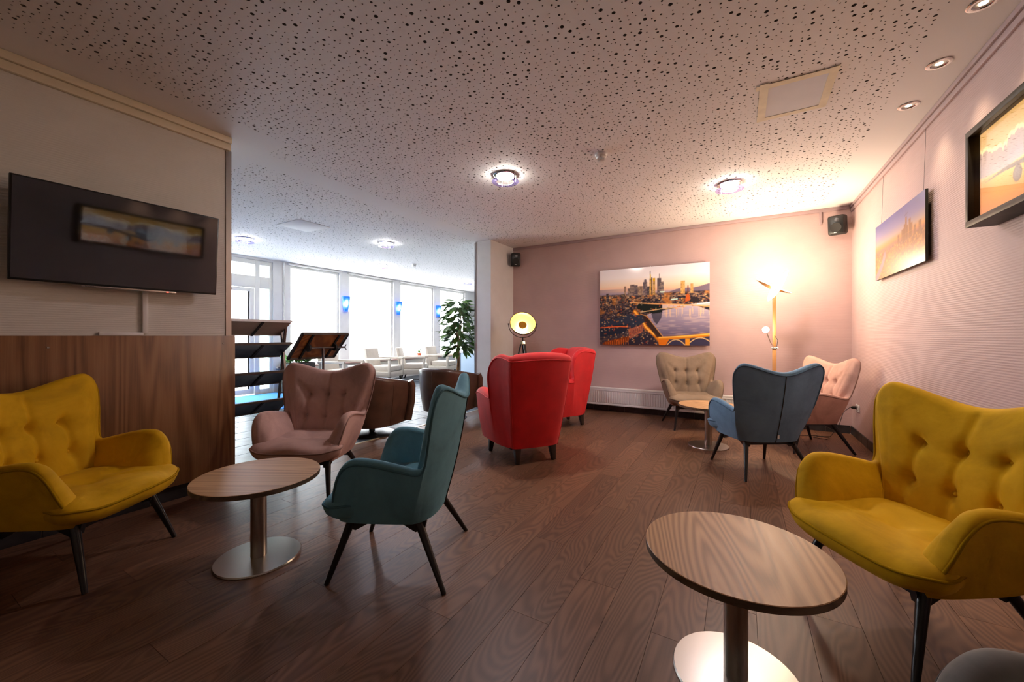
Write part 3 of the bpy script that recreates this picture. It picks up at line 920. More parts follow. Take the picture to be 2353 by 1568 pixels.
def city_night():
    c = Canvas(300, 225)
    c.vgrad([(0, (228, 222, 226)), (.12, (238, 230, 226)), (.22, (244, 218, 190)), (.29, (238, 190, 150)), (.33, (170, 150, 160)), (.36, (110, 100, 112))])
    left = np.clip((.35 - c.U) / .3, 0, 1) * ((c.V > .26) & (c.V < .36))
    c.blend(left * .6, (140, 134, 156))
    hill = c.V > .345 - .085 * np.clip((c.U - .6) / .4, 0, 1) ** .8 + .01 * np.sin(c.U * 23)
    c.blend(hill & (c.U > .58), (118, 104, 118))
    n1 = c.noise(40, 60, 2); n2 = c.noise(9, 9, 3)
    city = np.clip((c.V - .33) / .02, 0, 1)
    base = np.stack([40 + 50 * n2, 38 + 36 * n2, 48 + 30 * n2], -1)
    c.img = c.img * (1 - city[..., None]) + base * city[..., None]
    far = city * np.clip((.55 - c.V) / .2, 0, 1)
    c.blend(far * np.clip((n1 - .45) * 4, 0, 1) * .8, (205, 160, 110))
    blocks = c.noise(70, 90, 1)
    c.blend(city * (blocks < .34) * .55, (22, 24, 34))
    c.blend(city * (blocks > .74) * np.clip((.8 - c.V) * 2, .2, .6), (190, 140, 95))
    # orange street glow
    g = c.noise(14, 14, 2)
    c.blend(city * np.clip((g - .55) * 3, 0, .7) * (c.V < .62), (214, 130, 52))
    # river
    riv = c.poly([(.46, .61), (.60, .565), (.80, .515), (.90, .52), (1, .58), (1, .90), (.63, .93), (.58, .84), (.50, .70)])
    V2 = np.clip((c.V - .52) / .4, 0, 1)
    rc = np.stack([186 - 96 * V2, 172 - 92 * V2, 184 - 78 * V2], -1)
    c.blend(riv, rc)
    c.blend(riv * np.clip(c.noise(16, 90, 1) - .5, 0, .35), (226, 196, 176))
    c.blend(c.poly([(.60, .48), (.78, .50), (1, .485), (1, .52), (.80, .515), (.60, .535)]), (206, 186, 176))
    # island and its reflection
    c.blend(c.poly([(.36, .525), (.38, .47), (.47, .455), (.56, .47), (.60, .51), (.60, .585), (.52, .60), (.44, .585)]), (30, 36, 34))
    c.blend(c.poly([(.50, .60), (.60, .585), (.59, .66), (.55, .74), (.52, .69)]) * .7, (50, 50, 62))
    # far bridges
    c.blend(c.line([(.30, .445), (.52, .475), (.75, .495), (1, .53)], .008), (236, 176, 108))
    c.blend(c.line([(.36, .585), (.60, .54), (.80, .525)], .006), (226, 186, 130))
    for k in range(24):
        u = .62 + .38 * rng.random(); v = .53 + .03 * rng.random()
        c.blend(c.line([(u, v), (u, v + .05 + .07 * rng.random())], .004) * .55, (250, 206, 140))
    # quay road in sodium light
    c.blend(c.line([(.345, .565), (.40, .66), (.45, .77), (.53, .87), (.58, .95), (.60, 1.02)], .030) * .9, (226, 128, 22))
    c.blend(c.line([(.345, .565), (.40, .66), (.45, .77), (.53, .87)], .012), (255, 190, 84))
    c.blend(c.poly([(.37, .56), (.46, .62), (.62, .92), (.55, .90), (.45, .72)]) * .85, (58, 40, 34))
    c.blend(c.line([(.40, .60), (.46, .63), (.62, .92)], .006), (206, 150, 90))
    # near blocks of houses
    for P, col in ((((0, .80), (.28, .79), (.44, .71), (.42, .62), (.30, .60), (.14, .66), (0, .66)), (48, 54, 70)),
                   (((0, .90), (.25, .84), (.30, .72), (.15, .74), (0, .76)), (38, 42, 56)),
                   (((.28, .80), (.43, .73), (.42, .83), (.30, .92)), (160, 92, 70)),
                   (((.05, .96), (.30, .88), (.28, 1.0), (.02, 1.0)), (120, 56, 26)),
                   (((.20, 1.0), (.38, .88), (.50, .87), (.57, 1.0)), (42, 40, 52))):
        c.blend(c.poly(P), col)
    for k in range(7):
        u = .30 + .018 * k
        c.blend(c.line([(u, .83 - .012 * k), (u + .004, .88 - .012 * k)], .005) * .7, (80, 44, 50))
    for k in range(11):
        u = .06 + .022 * k
        c.blend(c.line([(u, .97 - .006 * k), (u + .002, .995)], .005) * .8, (226, 110, 30))
    c.blend(c.line([(0, .775), (.10, .765), (.2, .76), (.28, .765)], .008), (226, 96, 40))
    for k in range(420):
        u, v = rng.random(), .36 + .64 * rng.random() ** 1.3
        if .5 < u and .55 < v < .9: continue
        col = [(255, 196, 110), (255, 150, 50), (255, 226, 180), (236, 90, 40)][rng.integers(4)]
        c.blend(c.glow(u, v, .004 + .004 * rng.random()) * .85, col)
    # skyline
    T = [(.245, .262, .232, (160, 130, 110)), (.278, .300, .262, (120, 104, 100)), (.300, .342, .215, (112, 96, 96)), (.342, .372, .222, (90, 82, 92)), (.372, .420, .240, (140, 116, 100)),
         (.425, .462, .190, (104, 92, 100)), (.462, .485, .25, (70, 66, 76)), (.485, .500, .150, (196, 150, 70)), (.500, .510, .135, (70, 56, 52)), (.512, .536, .145, (190, 150, 84)),
         (.555, .590, .150, (96, 86, 92)), (.590, .612, .20, (120, 108, 108)), (.215, .250, .335, (72, 62, 58)), (.760, .795, .205, (216, 164, 92)), (.845, .868, .245, (206, 156, 90)), (.065, .09, .315, (62, 58, 70))]
    for (a, b, v, col) in T:
        m = c.rect(a, b, v, .36 if v < .31 else .43)
        c.blend(m, col)
        wn = (np.sin(c.U * 900) > .1) & (np.sin(c.V * 420) > 0) & m
        c.blend(wn * .55, (255, 220, 160))
        c.blend(wn * (c.noise(60, 60, 1) > .5) * .7, (40, 36, 44))
    c.blend(c.line([(.4905, .06), (.4905, .15)], .006), (90, 76, 70)); c.blend(c.line([(.4905, .10), (.4925, .15)], .008), (210, 170, 40))
    c.blend(c.rect(.515, .534, .148, .185), (216, 170, 24))
    c.blend(c.line([(.445, .19), (.445, .172)], .02), (104, 92, 100))
    c.blend(c.line([(.573, .15), (.573, .10)], .004), (130, 110, 110))
    c.blend(c.line([(.822, .40), (.822, .27)], .007), (104, 54, 40)); c.blend(c.poly([(.80, .47), (.803, .39), (.82, .36), (.84, .40), (.84, .45), (.815, .46)]), (190, 90, 40))
    c.blend(c.poly([(.83, .47), (.85, .41), (.90, .41), (.93, .46), (.90, .475)]), (46, 40, 44))
    c.blend(c.disc(.60, .328, .03, .010), (214, 236, 214)); c.blend(c.line([(.68, .43), (.73, .425)], .010), (206, 236, 220)); c.blend(c.line([(.90, .495), (1, .485)], .010), (240, 250, 246))
    # near bridge with arches
    c.blend(c.poly([(.60, 1.0), (.62, .92), (1, .86), (1, 1)]) , (58, 54, 76))
    c.blend(c.line([(.57, .915), (.70, .905), (.85, .89), (1.02, .865)], .026), (216, 134, 30))
    c.blend(c.line([(.57, .905), (.70, .895), (.85, .882), (1.02, .857)], .008), (255, 196, 90))
    for (a, b, t) in ((.64, .80, .93), (.83, 1.02, .905)):
        P = [(a + (b - a) * k / 12, t + .07 * (2 * k / 12 - 1) ** 2) for k in range(13)]
        c.blend(c.line(P, .006), (240, 196, 130))
    c.blend(c.rect(.80, .835, .915, 1.0), (226, 150, 40)); c.blend(c.poly([(.56, .93), (.66, .93), (.63, 1), (.57, 1)]), (216, 116, 24))
    return c

def city_dusk():
    c = Canvas(190, 90)
    c.vgrad([(0, (112, 122, 186)), (.22, (158, 156, 200)), (.36, (214, 190, 176)), (.44, (240, 172, 96)), (.49, (206, 140, 110)), (.53, (150, 116, 116)), (.6, (176, 118, 66)), (1, (196, 130, 70))])
    city = np.clip((c.V - .50) / .03, 0, 1)
    n = c.noise(36, 30, 2); n2 = c.noise(70, 60, 1)
    c.blend(city * np.clip((n - .42) * 3, 0, .8), (224, 156, 66)); c.blend(city * (n2 < .3) * .5, (110, 74, 56)); c.blend(city * (n2 > .76) * .6, (250, 200, 110))
    c.blend(c.poly([(.22, .55), (.27, .56), (.24, .70), (.16, .86), (.06, 1), (0, 1), (0, .93), (.10, .80), (.18, .68)]), (166, 140, 156))
    for (a, b, v) in ((.60, .64, .36), (.64, .67, .30), (.67, .70, .20), (.70, .72, .33), (.73, .77, .26), (.77, .80, .33), (.52, .56, .40), (.82, .86, .40), (.90, .94, .38)):
        m = c.rect(a, b, v, .56); c.blend(m, (150, 104, 74)); c.blend(m & (np.sin(c.U * 500) > .2) & (np.sin(c.V * 300) > 0), (232, 176, 104))
    c.blend(c.line([(.685, .20), (.685, .10)], .008), (130, 104, 110)); c.blend(c.line([(.65, .17), (.72, .15)], .008), (120, 110, 130))
    return c

def plane_print():
    c = Canvas(420, 130)
    c.vgrad([(0, (206, 150, 52)), (.35, (226, 166, 62)), (.62, (246, 180, 62)), (.8, (236, 150, 36)), (1, (196, 108, 28))])
    c.blend(np.clip((.12 - c.U) / .12, 0, 1) * (c.V > .55) * .5, (216, 120, 90))
    uu = c.U + .02 * np.sin(c.U * 31)
    arc = lambda f, ph: np.sqrt(np.clip(1 - ((uu * f + ph) % 1 * 2 - 1) ** 2, 0, 1))
    edge = .36 - .10 * arc(6, .2) - .05 * arc(15, .6) - .025 * arc(37, .1) + .06 * np.sin(c.U * 11)
    bot = .52 + .04 * np.sin(c.U * 9)
    cloud = (c.V > edge) & (c.V < bot)
    rim = (np.abs(c.V - edge) < .022)
    c.blend(rim, (255, 226, 150)); 
    sh = np.clip((c.V - edge) / .25, 0, 1)
    cc = np.stack([150 - 14 * sh, 104 + 16 * sh, 92 + 44 * sh], -1)
    c.blend(cloud & ~rim, cc)
    c.blend(np.clip((c.V - .44) / .1, 0, 1) * (c.V < .56) * .5, (222, 190, 180))
    dk = (52, 50, 58); md = (84, 84, 96)
    # wings
    c.blend(c.poly([(0.02, .60), (.16, .56), (.40, .60), (.47, .62), (.47, .68), (.38, .66), (.16, .60)]), dk)
    c.blend(c.poly([(.53, .63), (.62, .58), (.80, .50), (.98, .47), (1.0, .49), (.80, .56), (.66, .64), (.55, .70)]), dk)
    # tail
    c.blend(c.poly([(.405, .60), (.412, .18), (.425, .14), (.430, .45), (.44, .58)]), dk)
    c.blend(c.poly([(.33, .55), (.42, .52), (.44, .56), (.40, .58)]), md)
    # fuselage seen from low front
    c.blend(c.poly([(.42, .62), (.43, .54), (.50, .40), (.555, .34), (.590, .38), (.600, .50), (.585, .62), (.54, .72), (.48, .76), (.43, .72)]), md)
    c.blend(c.poly([(.44, .56), (.51, .42), (.556, .37), (.580, .41), (.585, .48)]), (150, 160, 178))
    c.blend(c.poly([(.42, .64), (.50, .66), (.585, .60), (.54, .73), (.48, .77), (.43, .73)]), dk)
    for (u, v) in ((.235, .70), (.385, .72), (.645, .74), (.79, .62)):
        c.blend(c.disc(u, v, .085, .085), dk); c.blend(c.disc(u - .002, v + .01, .055, .058), md)
    for (u, v) in ((.44, .86), (.51, .88), (.575, .84)):
        c.blend(c.line([(u, v - .12), (u, v)], .014), dk); c.blend(c.disc(u - .010, v + .02, .026, .05) | c.disc(u + .010, v + .02, .026, .05), dk)
    for k in range(12):
        u = .03 + .08 * k
        c.blend(c.line([(u, .97), (u, 1)], .008), (150, 84, 40))
    return c

P_MAT = print_mat('acrylic_print', .12); P_CANVAS = print_mat('canvas_print', .30); P_GLASS = print_mat('backlit_transparency', .35)
nb = P_GLASS.node_tree; nb.links.remove(nb.nodes['Principled BSDF'].inputs['Base Color'].links[0]); nb.nodes['Principled BSDF'].inputs['Base Color'].default_value = (.06, .05, .04, 1); nb.links.new(nb.nodes['Color Attribute'].outputs['Color'], nb.nodes['Principled BSDF'].inputs['Emission Color']); nb.nodes['Principled BSDF'].inputs['Emission Strength'].default_value = LIGHTBOX
# skyline print on the end wall
pr = empty('skyline_print', (-1.958, 6.225, 1.06), 0, 'large night skyline print with river on the lilac end wall', 'picture')
link('print', city_night().mesh('skyline_sheet', 1.58, 1.184, P_MAT, (1.2, 1.22, 1.24)), None, pr, loc=(0, 0, 0))
MB().box(0, 1.58, .0008, .012, 0, 1.184).build('backing_board', M['white_plastic'], pr)
for x in (.12, .78, 1.42):
    MB().box(x - .01, x + .01, .012, .05, .55, .60).build('spacer', M['black_matte'], pr)
    MB().box(x - .006, x + .006, .006, .05, 1.184, 1.197).build('hook', M['chrome'], pr)
# dusk print on the right wall (faces -x): local x runs towards -y
pr2 = empty('dusk_print', (1.140, 5.12, 1.735), -PI / 2, 'dusk skyline print hanging on wires from the picture rail', 'picture')
link('print', city_dusk().mesh('dusk_sheet', 1.20, .515, P_CANVAS, .62), None, pr2, loc=(0, 0, 0))
MB().box(0, 1.20, .0008, .016, 0, .515).build('board', M['black_matte'], pr2)
for x in (.10, 1.10):
    MB().tube([(x, .020, .50), (x, .034, ZC - .06 - 1.735)], .0012, 6).build('wire', M['steel_dark'], pr2)
# framed aeroplane picture
fy, fw, fz, fh, fd = 3.105, 1.46, 1.785, .515, .12
pf = empty('aeroplane_picture', (XR - fd, fy, fz), -PI / 2, 'deep dark wooden frame with a landing aeroplane picture', 'picture')
link('print', plane_print().mesh('plane_sheet', fw - .06, fh - .06, P_GLASS), None, pf, loc=(.03, .045, .03))
t = .032
for (a, b, c_, e) in ((0, fw, 0, t), (0, fw, fh - t, fh), (0, t, t, fh - t), (fw - t, fw, t, fh - t)):
    MB().box(a, b, 0, fd - .002, c_, e).build('frame_moulding', M['frame_wood'], pf, bevel=.002)
MB().box(t, fw - t, .048, .058, t, fh - t).build('backing_board', M['black_matte'], pf)
MB().box(t, fw - t, .022, .025, t, fh - t).build('glass', pane_mat('picture_glass'), pf)

# ------------------------------------------------------------------ television
tvw, tvh = 1.0, .582
tv = empty('television', (XL + .115, 1.0, 1.805), PI / 2, 'black flat television switched off above the walnut panelling', 'television')
tv.rotation_euler = (math.radians(4.6), 0, PI / 2 - math.radians(.6))
# local x along +y world, local -y towards the room, z up
MB().box(-tvw / 2, tvw / 2, -.012, .020, -tvh / 2, tvh / 2).build('housing', M['black'], tv, bevel=.004)
MB().box(-tvw / 2 + .009, tvw / 2 - .009, -.0135, -.0121, -tvh / 2 + .012, tvh / 2 - .009).build('screen', M['screen'], tv)
MB().box(-.30, .30, .02, .055, -.22, .20).build('rear_cover', M['black_matte'], tv, bevel=.01)
cb = MB().box(-.22, .25, -.018, .006, -tvh / 2 - .014, -tvh / 2 - .0005).build('chin_bar', M['steel'], tv, bevel=.002)
MB().cbox((.20, -.0185, -tvh / 2 - .007), (.012, .002, .008)).build('standby_light', emit('standby_red', (1, .05, .02), 2.0), cb)
fc = bpy.data.curves.new('lettering', 'FONT'); fc.body = 'TOSHIBA'; fc.size = .012; fc.extrude = .0003
ft = bpy.data.objects.new('lettering_curve', fc); fme = bpy.data.meshes.new_from_object(ft); bpy.data.objects.remove(ft)
fo = link('lettering', fme, M['groove'], cb)
fo.location = (-.205, -.0187, -tvh / 2 - .0115); fo.rotation_euler = (PI / 2, 0, 0)
MB().box(-.16, .16, .055, .10, -.10, .10).build('wall_bracket', M['steel_dark'], tv)
tag(MB().box(XL + .001, XL + .020, 1.095, 1.125, 1.215, 1.60).build('cable_duct', M['white_paint'], bevel=.002), 'vertical white cable duct below the television', 'cable duct')
tag(MB().box(XL + .001, XL + .020, .88, 1.10, 1.201, 1.222).build('cable_duct.001', M['white_paint'], bevel=.002), 'short horizontal cable duct lying on the panelling edge', 'cable duct')

# ------------------------------------------------------------------ ceiling lights, spots, detectors, patches
GLOW = emit('lamp_diffuser', (1.0, .93, .82), W_CEIL)
RING = pane_mat('violet_glass_ring', (.72, .68, .98))
GLOW2 = emit('lobby_lamp_diffuser', (1.0, .98, .92), W_CEIL * .9)
def ceiling_light(x, y, label, glow=None, z=ZC):
    r = empty('ceiling_light', (x, y, z), 0, label, 'ceiling light', 'round ceiling lights')
    MB().lathe([(.085, -.001), (.112, -.001), (.118, -.006), (.112, -.012), (.085, -.010)], 40).build('trim_ring', M['chrome'], r, smooth=50)
    MB().lathe([(.0001, -.026), (.078, -.026), (.085, -.022), (.086, -.008), (.0001, -.008)], 40).build('diffuser', glow or GLOW, r, smooth=50)
    MB().lathe([(.088, -.070), (.132, -.070), (.135, -.066), (.132, -.062), (.088, -.062), (.088, -.070)], 48).build('glass_ring', RING, r, smooth=50)
    for a in (.3, .3 + 2 * PI / 3, .3 + 4 * PI / 3):
        MB().tube([(.110 * math.cos(a), .110 * math.sin(a), -.006), (.110 * math.cos(a), .110 * math.sin(a), -.074)], .004, 8).build('stud', M['chrome'], r)
ceiling_light(-2.03, 3.38, 'round ceiling light near the middle of the lounge')
ceiling_light(-.10, 4.74, 'round ceiling light in front of the end wall')
ceiling_light(-7.03, 3.43, 'round lobby ceiling light above the entrance mat', GLOW2)
ceiling_light(-5.27, 4.81, 'round lobby ceiling light nearest the lounge', GLOW2)
ceiling_light(-7.0, 6.27, 'round lobby ceiling light in front of the windows', GLOW2)
ceiling_light(-7.0, 9.5, 'round lobby ceiling light farthest away, half hidden by the column', GLOW2)

SPOTG = emit('spot_bulb', (1.0, .86, .55), 6.0)
def spot(x, y, label):
    r = empty('recessed_spot', (x, y, ZC), 0, label, 'spotlight', 'recessed spots along the picture wall')
    MB().lathe([(.036, -.001), (.056, -.001), (.058, -.004), (.050, -.008), (.038, -.006)], 32).build('trim_ring', M['chrome'], r, smooth=50)
    MB().lathe([(.038, -.005), (.028, .010), (.020, .011)], 28).build('reflector', M['chrome'], r, smooth=60)
    MB().lathe([(.0001, -.002), (.016, -.002), (.020, .010), (.0001, .011)], 20).build('bulb', SPOTG, r, smooth=50)
    l = bpy.data.lights.new('spot_beam', 'SPOT'); l.energy = W_SPOT; l.color = (1.0, .80, .52); l.spot_size = math.radians(74); l.spot_blend = 1.0; l.shadow_soft_size = .02
    o = bpy.data.objects.new('spot_beam', l); COL.objects.link(o); o.parent = r; o.location = (0, 0, -.015)
for k, y in enumerate((3.76, 3.27, 2.78, 2.29)):
    spot(1.01, y, ['recessed chrome spot above the dusk print', 'second recessed chrome spot, beside the aeroplane frame', 'recessed chrome spot above the aeroplane frame', 'recessed chrome spot above the near half of the aeroplane frame'][k])

def detector(x, y, label, s=1.0):
    r = empty('smoke_detector', (x, y, ZC), 0, label, 'smoke detector', 'smoke detectors')
    MB().lathe([(.0001, -.001), (.052 * s, -.001), (.052 * s, -.018), (.046 * s, -.024), (.0001, -.024)], 32).build('base', M['white_plastic'], r, smooth=40)
    MB().lathe([(.042 * s, -.024), (.044 * s, -.036), (.038 * s, -.046), (.0001, -.046)], 32).build('collar', M['white_plastic'], r, smooth=40)
    for k in range(8):
        a = k * PI / 4
        MB().cbox((.027 * s * math.cos(a), .027 * s * math.sin(a), -.055), (.006, .006, .02)).build('grille_bar', M['white_plastic'], r)
    MB().lathe([(.0001, -.064), (.032 * s, -.064), (.032 * s, -.068), (.026 * s, -.073), (.0001, -.074)], 28).build('cap', M['white_plastic'], r, smooth=40)
detector(-1.06, 3.40, 'white smoke detector on the lounge ceiling')
detector(-6.295, 6.55, 'small white smoke detector on the lobby ceiling')

cp = empty('ceiling_patch', (.31, 3.235, ZC), 0, 'paper sheet taped over the perforated ceiling with masking tape', 'ceiling patch')
MB().box(-.175, .175, -.225, .225, -.004, -.001).build('sheet', M['paper'], cp)
for kk, (a, b, c_, e, rz) in enumerate(((-.225, .20, -.245, -.195, 0.01), (-.20, .195, .195, .240, -.012), (-.205, -.155, -.26, .245, .006), (.155, .200, -.25, .235, -.004))):
    o = MB().box(a, b, c_, e, -.0056 - .0008 * kk, -.0042 - .0002 * kk).build('tape_strip', M['tape'], cp); o.rotation_euler = (0, 0, rz)
tag(MB().box(-.27, .27, -.24, .24, -.006, -.001).build('ceiling_hatch', M['ceil'], loc=(-5.5, 3.47, ZC), bevel=.002), 'plain white access hatch in the lobby ceiling', 'ceiling hatch')

# ------------------------------------------------------------------ floor lamp with two leaf-shaped lights
LX, LY = .350, 5.70
fr = empty('floor_lamp', (LX, LY, 0), 0, 'oak floor lamp with two crossed glowing leaf blades', 'floor lamp')
MB().lathe([(.0001, 0), (.14, 0), (.14, .010), (.132, .016), (.0001, .018)], 40).build('base', M['black_matte'], fr, smooth=40)
MB().box(-.020, .020, -.016, .016, .018, 1.05).build('lower_pole', M['pole_oak'], fr, bevel=.003)
MB().box(-.018, .018, -.014, .014, 1.05, 1.775).build('upper_pole', M['pole_oak'], fr, bevel=.003)
MB().tube([(-.03, -.02, 1.05), (.04, -.02, 1.05)], .009, 12).build('clamp', M['chrome'], fr, smooth=50)
MB().tube([(.012, -.026, 1.055), (.030, -.026, 1.055)], .013, 12).build('clamp_knob', M['chrome'], fr, smooth=50)
LEAFUP = emit('leaf_uplight', (1.0, .78, .52), 60.0)
LEAFG = emit('leaf_light', (1.0, .82, .55), 30.0)
cr = Vector((.866, .5, 0))                              # along the picture plane
def leaf(p0, p1, bow, lit_up, wd, face=None):
    p0 = Vector(p0); p1 = Vector(p1); d = p1 - p0; L = d.length; d.normalize()
    ref = Vector((0, 0, 1)) if face is None else Vector(face)
    sd = d.cross(ref).normalized(); up = sd.cross(d).normalized()
    top = []; low = []; n = 18
    for i in range(n + 1):
        s = i / n; w_ = wd * math.sin(PI * s) ** .75 * (1.15 - .3 * s) + .0015; b = bow * math.sin(PI * s)
        ctr = p0 + d * (L * s) - up * b
        rt = []; rl = []
        for j in range(-4, 5):
            q = j / 4; zz = .018 * (q * q - 1) * math.sin(PI * s)
            rt.append(ctr + sd * (q * w_) + up * zz); rl.append(ctr + sd * (q * w_) + up * (zz - .006))
        top.append(rt); low.append(rl)
    return top, low
lb = MB(); a0, a1 = cr * -.215 + Vector((0, .0, 1.882)), cr * .205 + Vector((0, 0, 1.715))
tp, lw = leaf(a0, a1, .02, True, .050)
b1 = MB().grid(lw, flip=True).build('leaf_blade', M['pole_oak'], fr, smooth=60)
MB().grid([[p + Vector((0, 0, .004)) for p in r] for r in tp]).build('leaf_light', LEAFUP, b1, smooth=60)
nv_ = Vector((.5, -.866, .25)).normalized()          # this blade turns its lit face to the room
b0, b1_ = cr * -.115 + nv_ * .06 + Vector((0, 0, 1.60)), cr * .165 + nv_ * .0 + Vector((0, 0, 1.985))
tp, lw = leaf(b0, b1_, .012, True, .046, nv_)
b2 = MB().grid(lw, flip=True).build('leaf_blade', M['pole_oak'], fr, smooth=60)
MB().grid([[p + nv_ * .004 for p in r] for r in tp]).build('leaf_light', LEAFG, b2, smooth=60)
MB().tube([(.0, -.018, 1.06), (-.04, -.06, 1.12), (-.085, -.10, 1.25)], .005, 8).build('reading_arm', M['chrome'], fr, smooth=60)
MB().tube([(.02, -.018, 1.04), (.035, -.02, 1.15), (.0, -.02, 1.20)], .003, 6).build('cable', M['black_matte'], fr, smooth=60)
hd = MB().lathe([(.0001, .016), (.028, .014), (.040, .0), (.040, -.010)], 28, (-.09, -.115, 1.275), (.35, -.80, -.15)).build('reading_head', M['chrome'], fr, smooth=50)
MB().lathe([(.0001, .030), (.022, .026), (.034, .012), (.036, 0), (.0001, -.002)], 28, (-.092, -.128, 1.272), (-.25, -.95, .10)).build('reading_light', emit('reading_led', (1.0, .80, .50), 60.0), fr, smooth=50)
l = bpy.data.lights.new('leaf_uplight', 'POINT'); l.energy = W_FLOORLAMP; l.color = (1.0, .76, .53); l.shadow_soft_size = .10
o = bpy.data.objects.new('leaf_uplight', l); COL.objects.link(o); o.parent = fr; o.location = (.02, -.03, 1.93)
l = bpy.data.lights.new('reading_glow', 'POINT'); l.energy = 7; l.color = (1.0, .70, .40); l.shadow_soft_size = .05
o = bpy.data.objects.new('reading_glow', l); COL.objects.link(o); o.parent = fr; o.location = (-.11, -.20, 1.27)

# ------------------------------------------------------------------ tripod lamp
TX, TY = -2.98, 5.50
tr = empty('tripod_lamp', (TX, TY, 0), 0, 'tripod studio lamp with gold dish beside the white column', 'floor lamp')
for k in range(3):
    a = math.radians(100 + 120 * k)
    MB().beam((.028 * math.cos(a), .028 * math.sin(a), 1.08), (.30 * math.cos(a), .30 * math.sin(a), 0), .040, .022, (0, 0, 1), .034, .018).build('leg', M['black_wood'], tr, bevel=.002)
MB().lathe([(.0001, 1.06), (.045, 1.06), (.048, 1.075), (.040, 1.115), (.0001, 1.115)], 6).build('head_bracket', plain('brass', (.70, .58, .34), .25, 1.0), tr)
MB().tube([(0, 0, 1.11), (0, 0, 1.17)], .010, 12).build('neck', M['black'], tr)
axis = Vector((.50, -.71, .50)).normalized(); hc = Vector((0, 0, 1.385))
side = axis.cross(Vector((0, 0, 1))).normalized()
yoke = [hc + side * (.225 * math.cos(q)) + Vector((0, 0, 1)) * (.215 * math.sin(q)) for q in np.linspace(PI, 2 * PI, 25)]
MB().tube(yoke, .006, 8).build('yoke', M['steel_dark'], tr, smooth=60)
R = .205
prof = [(.0001, -.130)] + [(R * math.sin(q), -.130 + .130 * (1 - math.cos(q))) for q in np.linspace(.12, PI / 2, 14)]
dome = MB().lathe(prof, 48, hc + axis * .03, axis).build('dome', M['gold_out'], tr, smooth=60)
prof2 = [(.0001, -.124)] + [((R - .005) * math.sin(q), -.124 + .126 * (1 - math.cos(q))) for q in np.linspace(.12, PI / 2, 14)]
MB().lathe(prof2, 48, hc + axis * .03, axis).build('reflector', M['gold_in'], dome, smooth=60)
MB().lathe([(R + .003, .002), (R + .003, -.006), (R - .006, -.006), (R - .006, .003)], 48, hc + axis * .03, axis).build('rim', M['gold_out'], dome, smooth=50)
MB().lathe([(.0001, -.055)] + [(.066 * math.sin(q), .0 - .066 * math.cos(q) * .8) for q in np.linspace(.2, PI / 2, 8)] + [(.066, .004), (.0001, .004)], 32, hc - axis * .030, axis).build('bulb_cap', plain('gold_cap', (.55, .28, .03), .35, .7), dome, smooth=50)
MB().lathe([(.0001, -.07), (.03, -.06), (.038, -.035), (.030, -.010), (.0001, -.006)], 24, hc - axis * .032, axis).build('bulb', emit('tripod_bulb', (1, .78, .42), W_TRIPOD), dome, smooth=50)
for sx in (-1, 1):
    MB().lathe([(.0001, 0), (.012, 0), (.012, .022), (.0001, .022)], 14, hc + side * (sx * .213), side * sx).build('knob', M['steel_dark'], tr, smooth=40)

# ------------------------------------------------------------------ radiator
rd = empty('radiator', (-2.6, YB - .006, 0), 0, 'long low white panel radiator on the end wall', 'radiator')
RL = 2.55
MB().box(0, RL, -.105, -.02, .105, .365).build('core', M['white_paint'], rd, bevel=.004)
MB().box(-.005, RL + .005, -.112, -.015, .352, .378).build('top_grille', M['white_paint'], rd, bevel=.003)
MB().box(0, RL, -.113, -.104, .328, .352).build('top_lip', M['white_paint'], rd, bevel=.003)
MB().box(0, RL, -.113, -.104, .105, .130).build('bottom_lip', M['white_paint'], rd, bevel=.003)
fin = None
for k in range(int(RL / .036)):
    x = .018 + k * .036
    if fin is None:
        f = MB(); f.prism([(-.012, -.1045, .138), (-.007, -.113, .146), (.007, -.113, .146), (.012, -.1045, .138)], (0, 0, .18))
        o = f.build('fin', M['white_paint'], rd); fin = o.data
    else:
        o = bpy.data.objects.new('fin', fin); COL.objects.link(o); o.parent = rd
    o.location = (x, 0, 0)
for x in (.3, RL - .3):
    MB().box(x - .02, x + .02, -.02, -.001, .15, .33).build('bracket', M['white_paint'], rd)

# ------------------------------------------------------------------ speakers, sockets, cables
def speaker(loc, rz, tilt, label):
    r = empty('speaker', loc, rz, label, 'speaker', 'black wall speakers'); r.rotation_euler = (tilt, 0, rz)
    MB().box(-.085, .085, -.070, .07, -.115, .115).build('cabinet', M['black_matte'], r, bevel=.025, seg=3)
    MB().box(-.072, .072, -.077, -.068, -.100, .100).build('grille', M['black'], r, bevel=.004)
    MB().lathe([(.0001, .002), (.040, .004), (.055, .008), (.058, .003), (.058, 0)], 28, (0, -.077, -.030), (0, -1, 0)).build('woofer', M['black_matte'], r, smooth=50)
    MB().lathe([(.0001, .004), (.012, .004), (.022, .003), (.022, 0)], 24, (.01, -.077, .060), (0, -1, 0)).build('tweeter', M['steel_dark'], r, smooth=50)
    MB().cbox((-.005, -.079, -.085), (.030, .004, .014)).build('badge', M['white_plastic'], r)
    MB().box(-.02, .02, .07, .12, -.03, .03).build('bracket', M['black_matte'], r)
speaker((1.02, 6.145, 2.545), math.radians(-22), math.radians(8), 'black speaker in the upper corner above the floor lamp')
speaker((-3.475, 6.15, 2.555), math.radians(32), math.radians(5), 'black speaker in the upper corner next to the white column')
tag(MB().box(.86, .885, YB - .022, YB - .001, 2.60, 2.755).build('cable_duct.002', M['trim_lilac'], bevel=.002), 'short lilac cable duct above the corner speaker', 'cable duct')

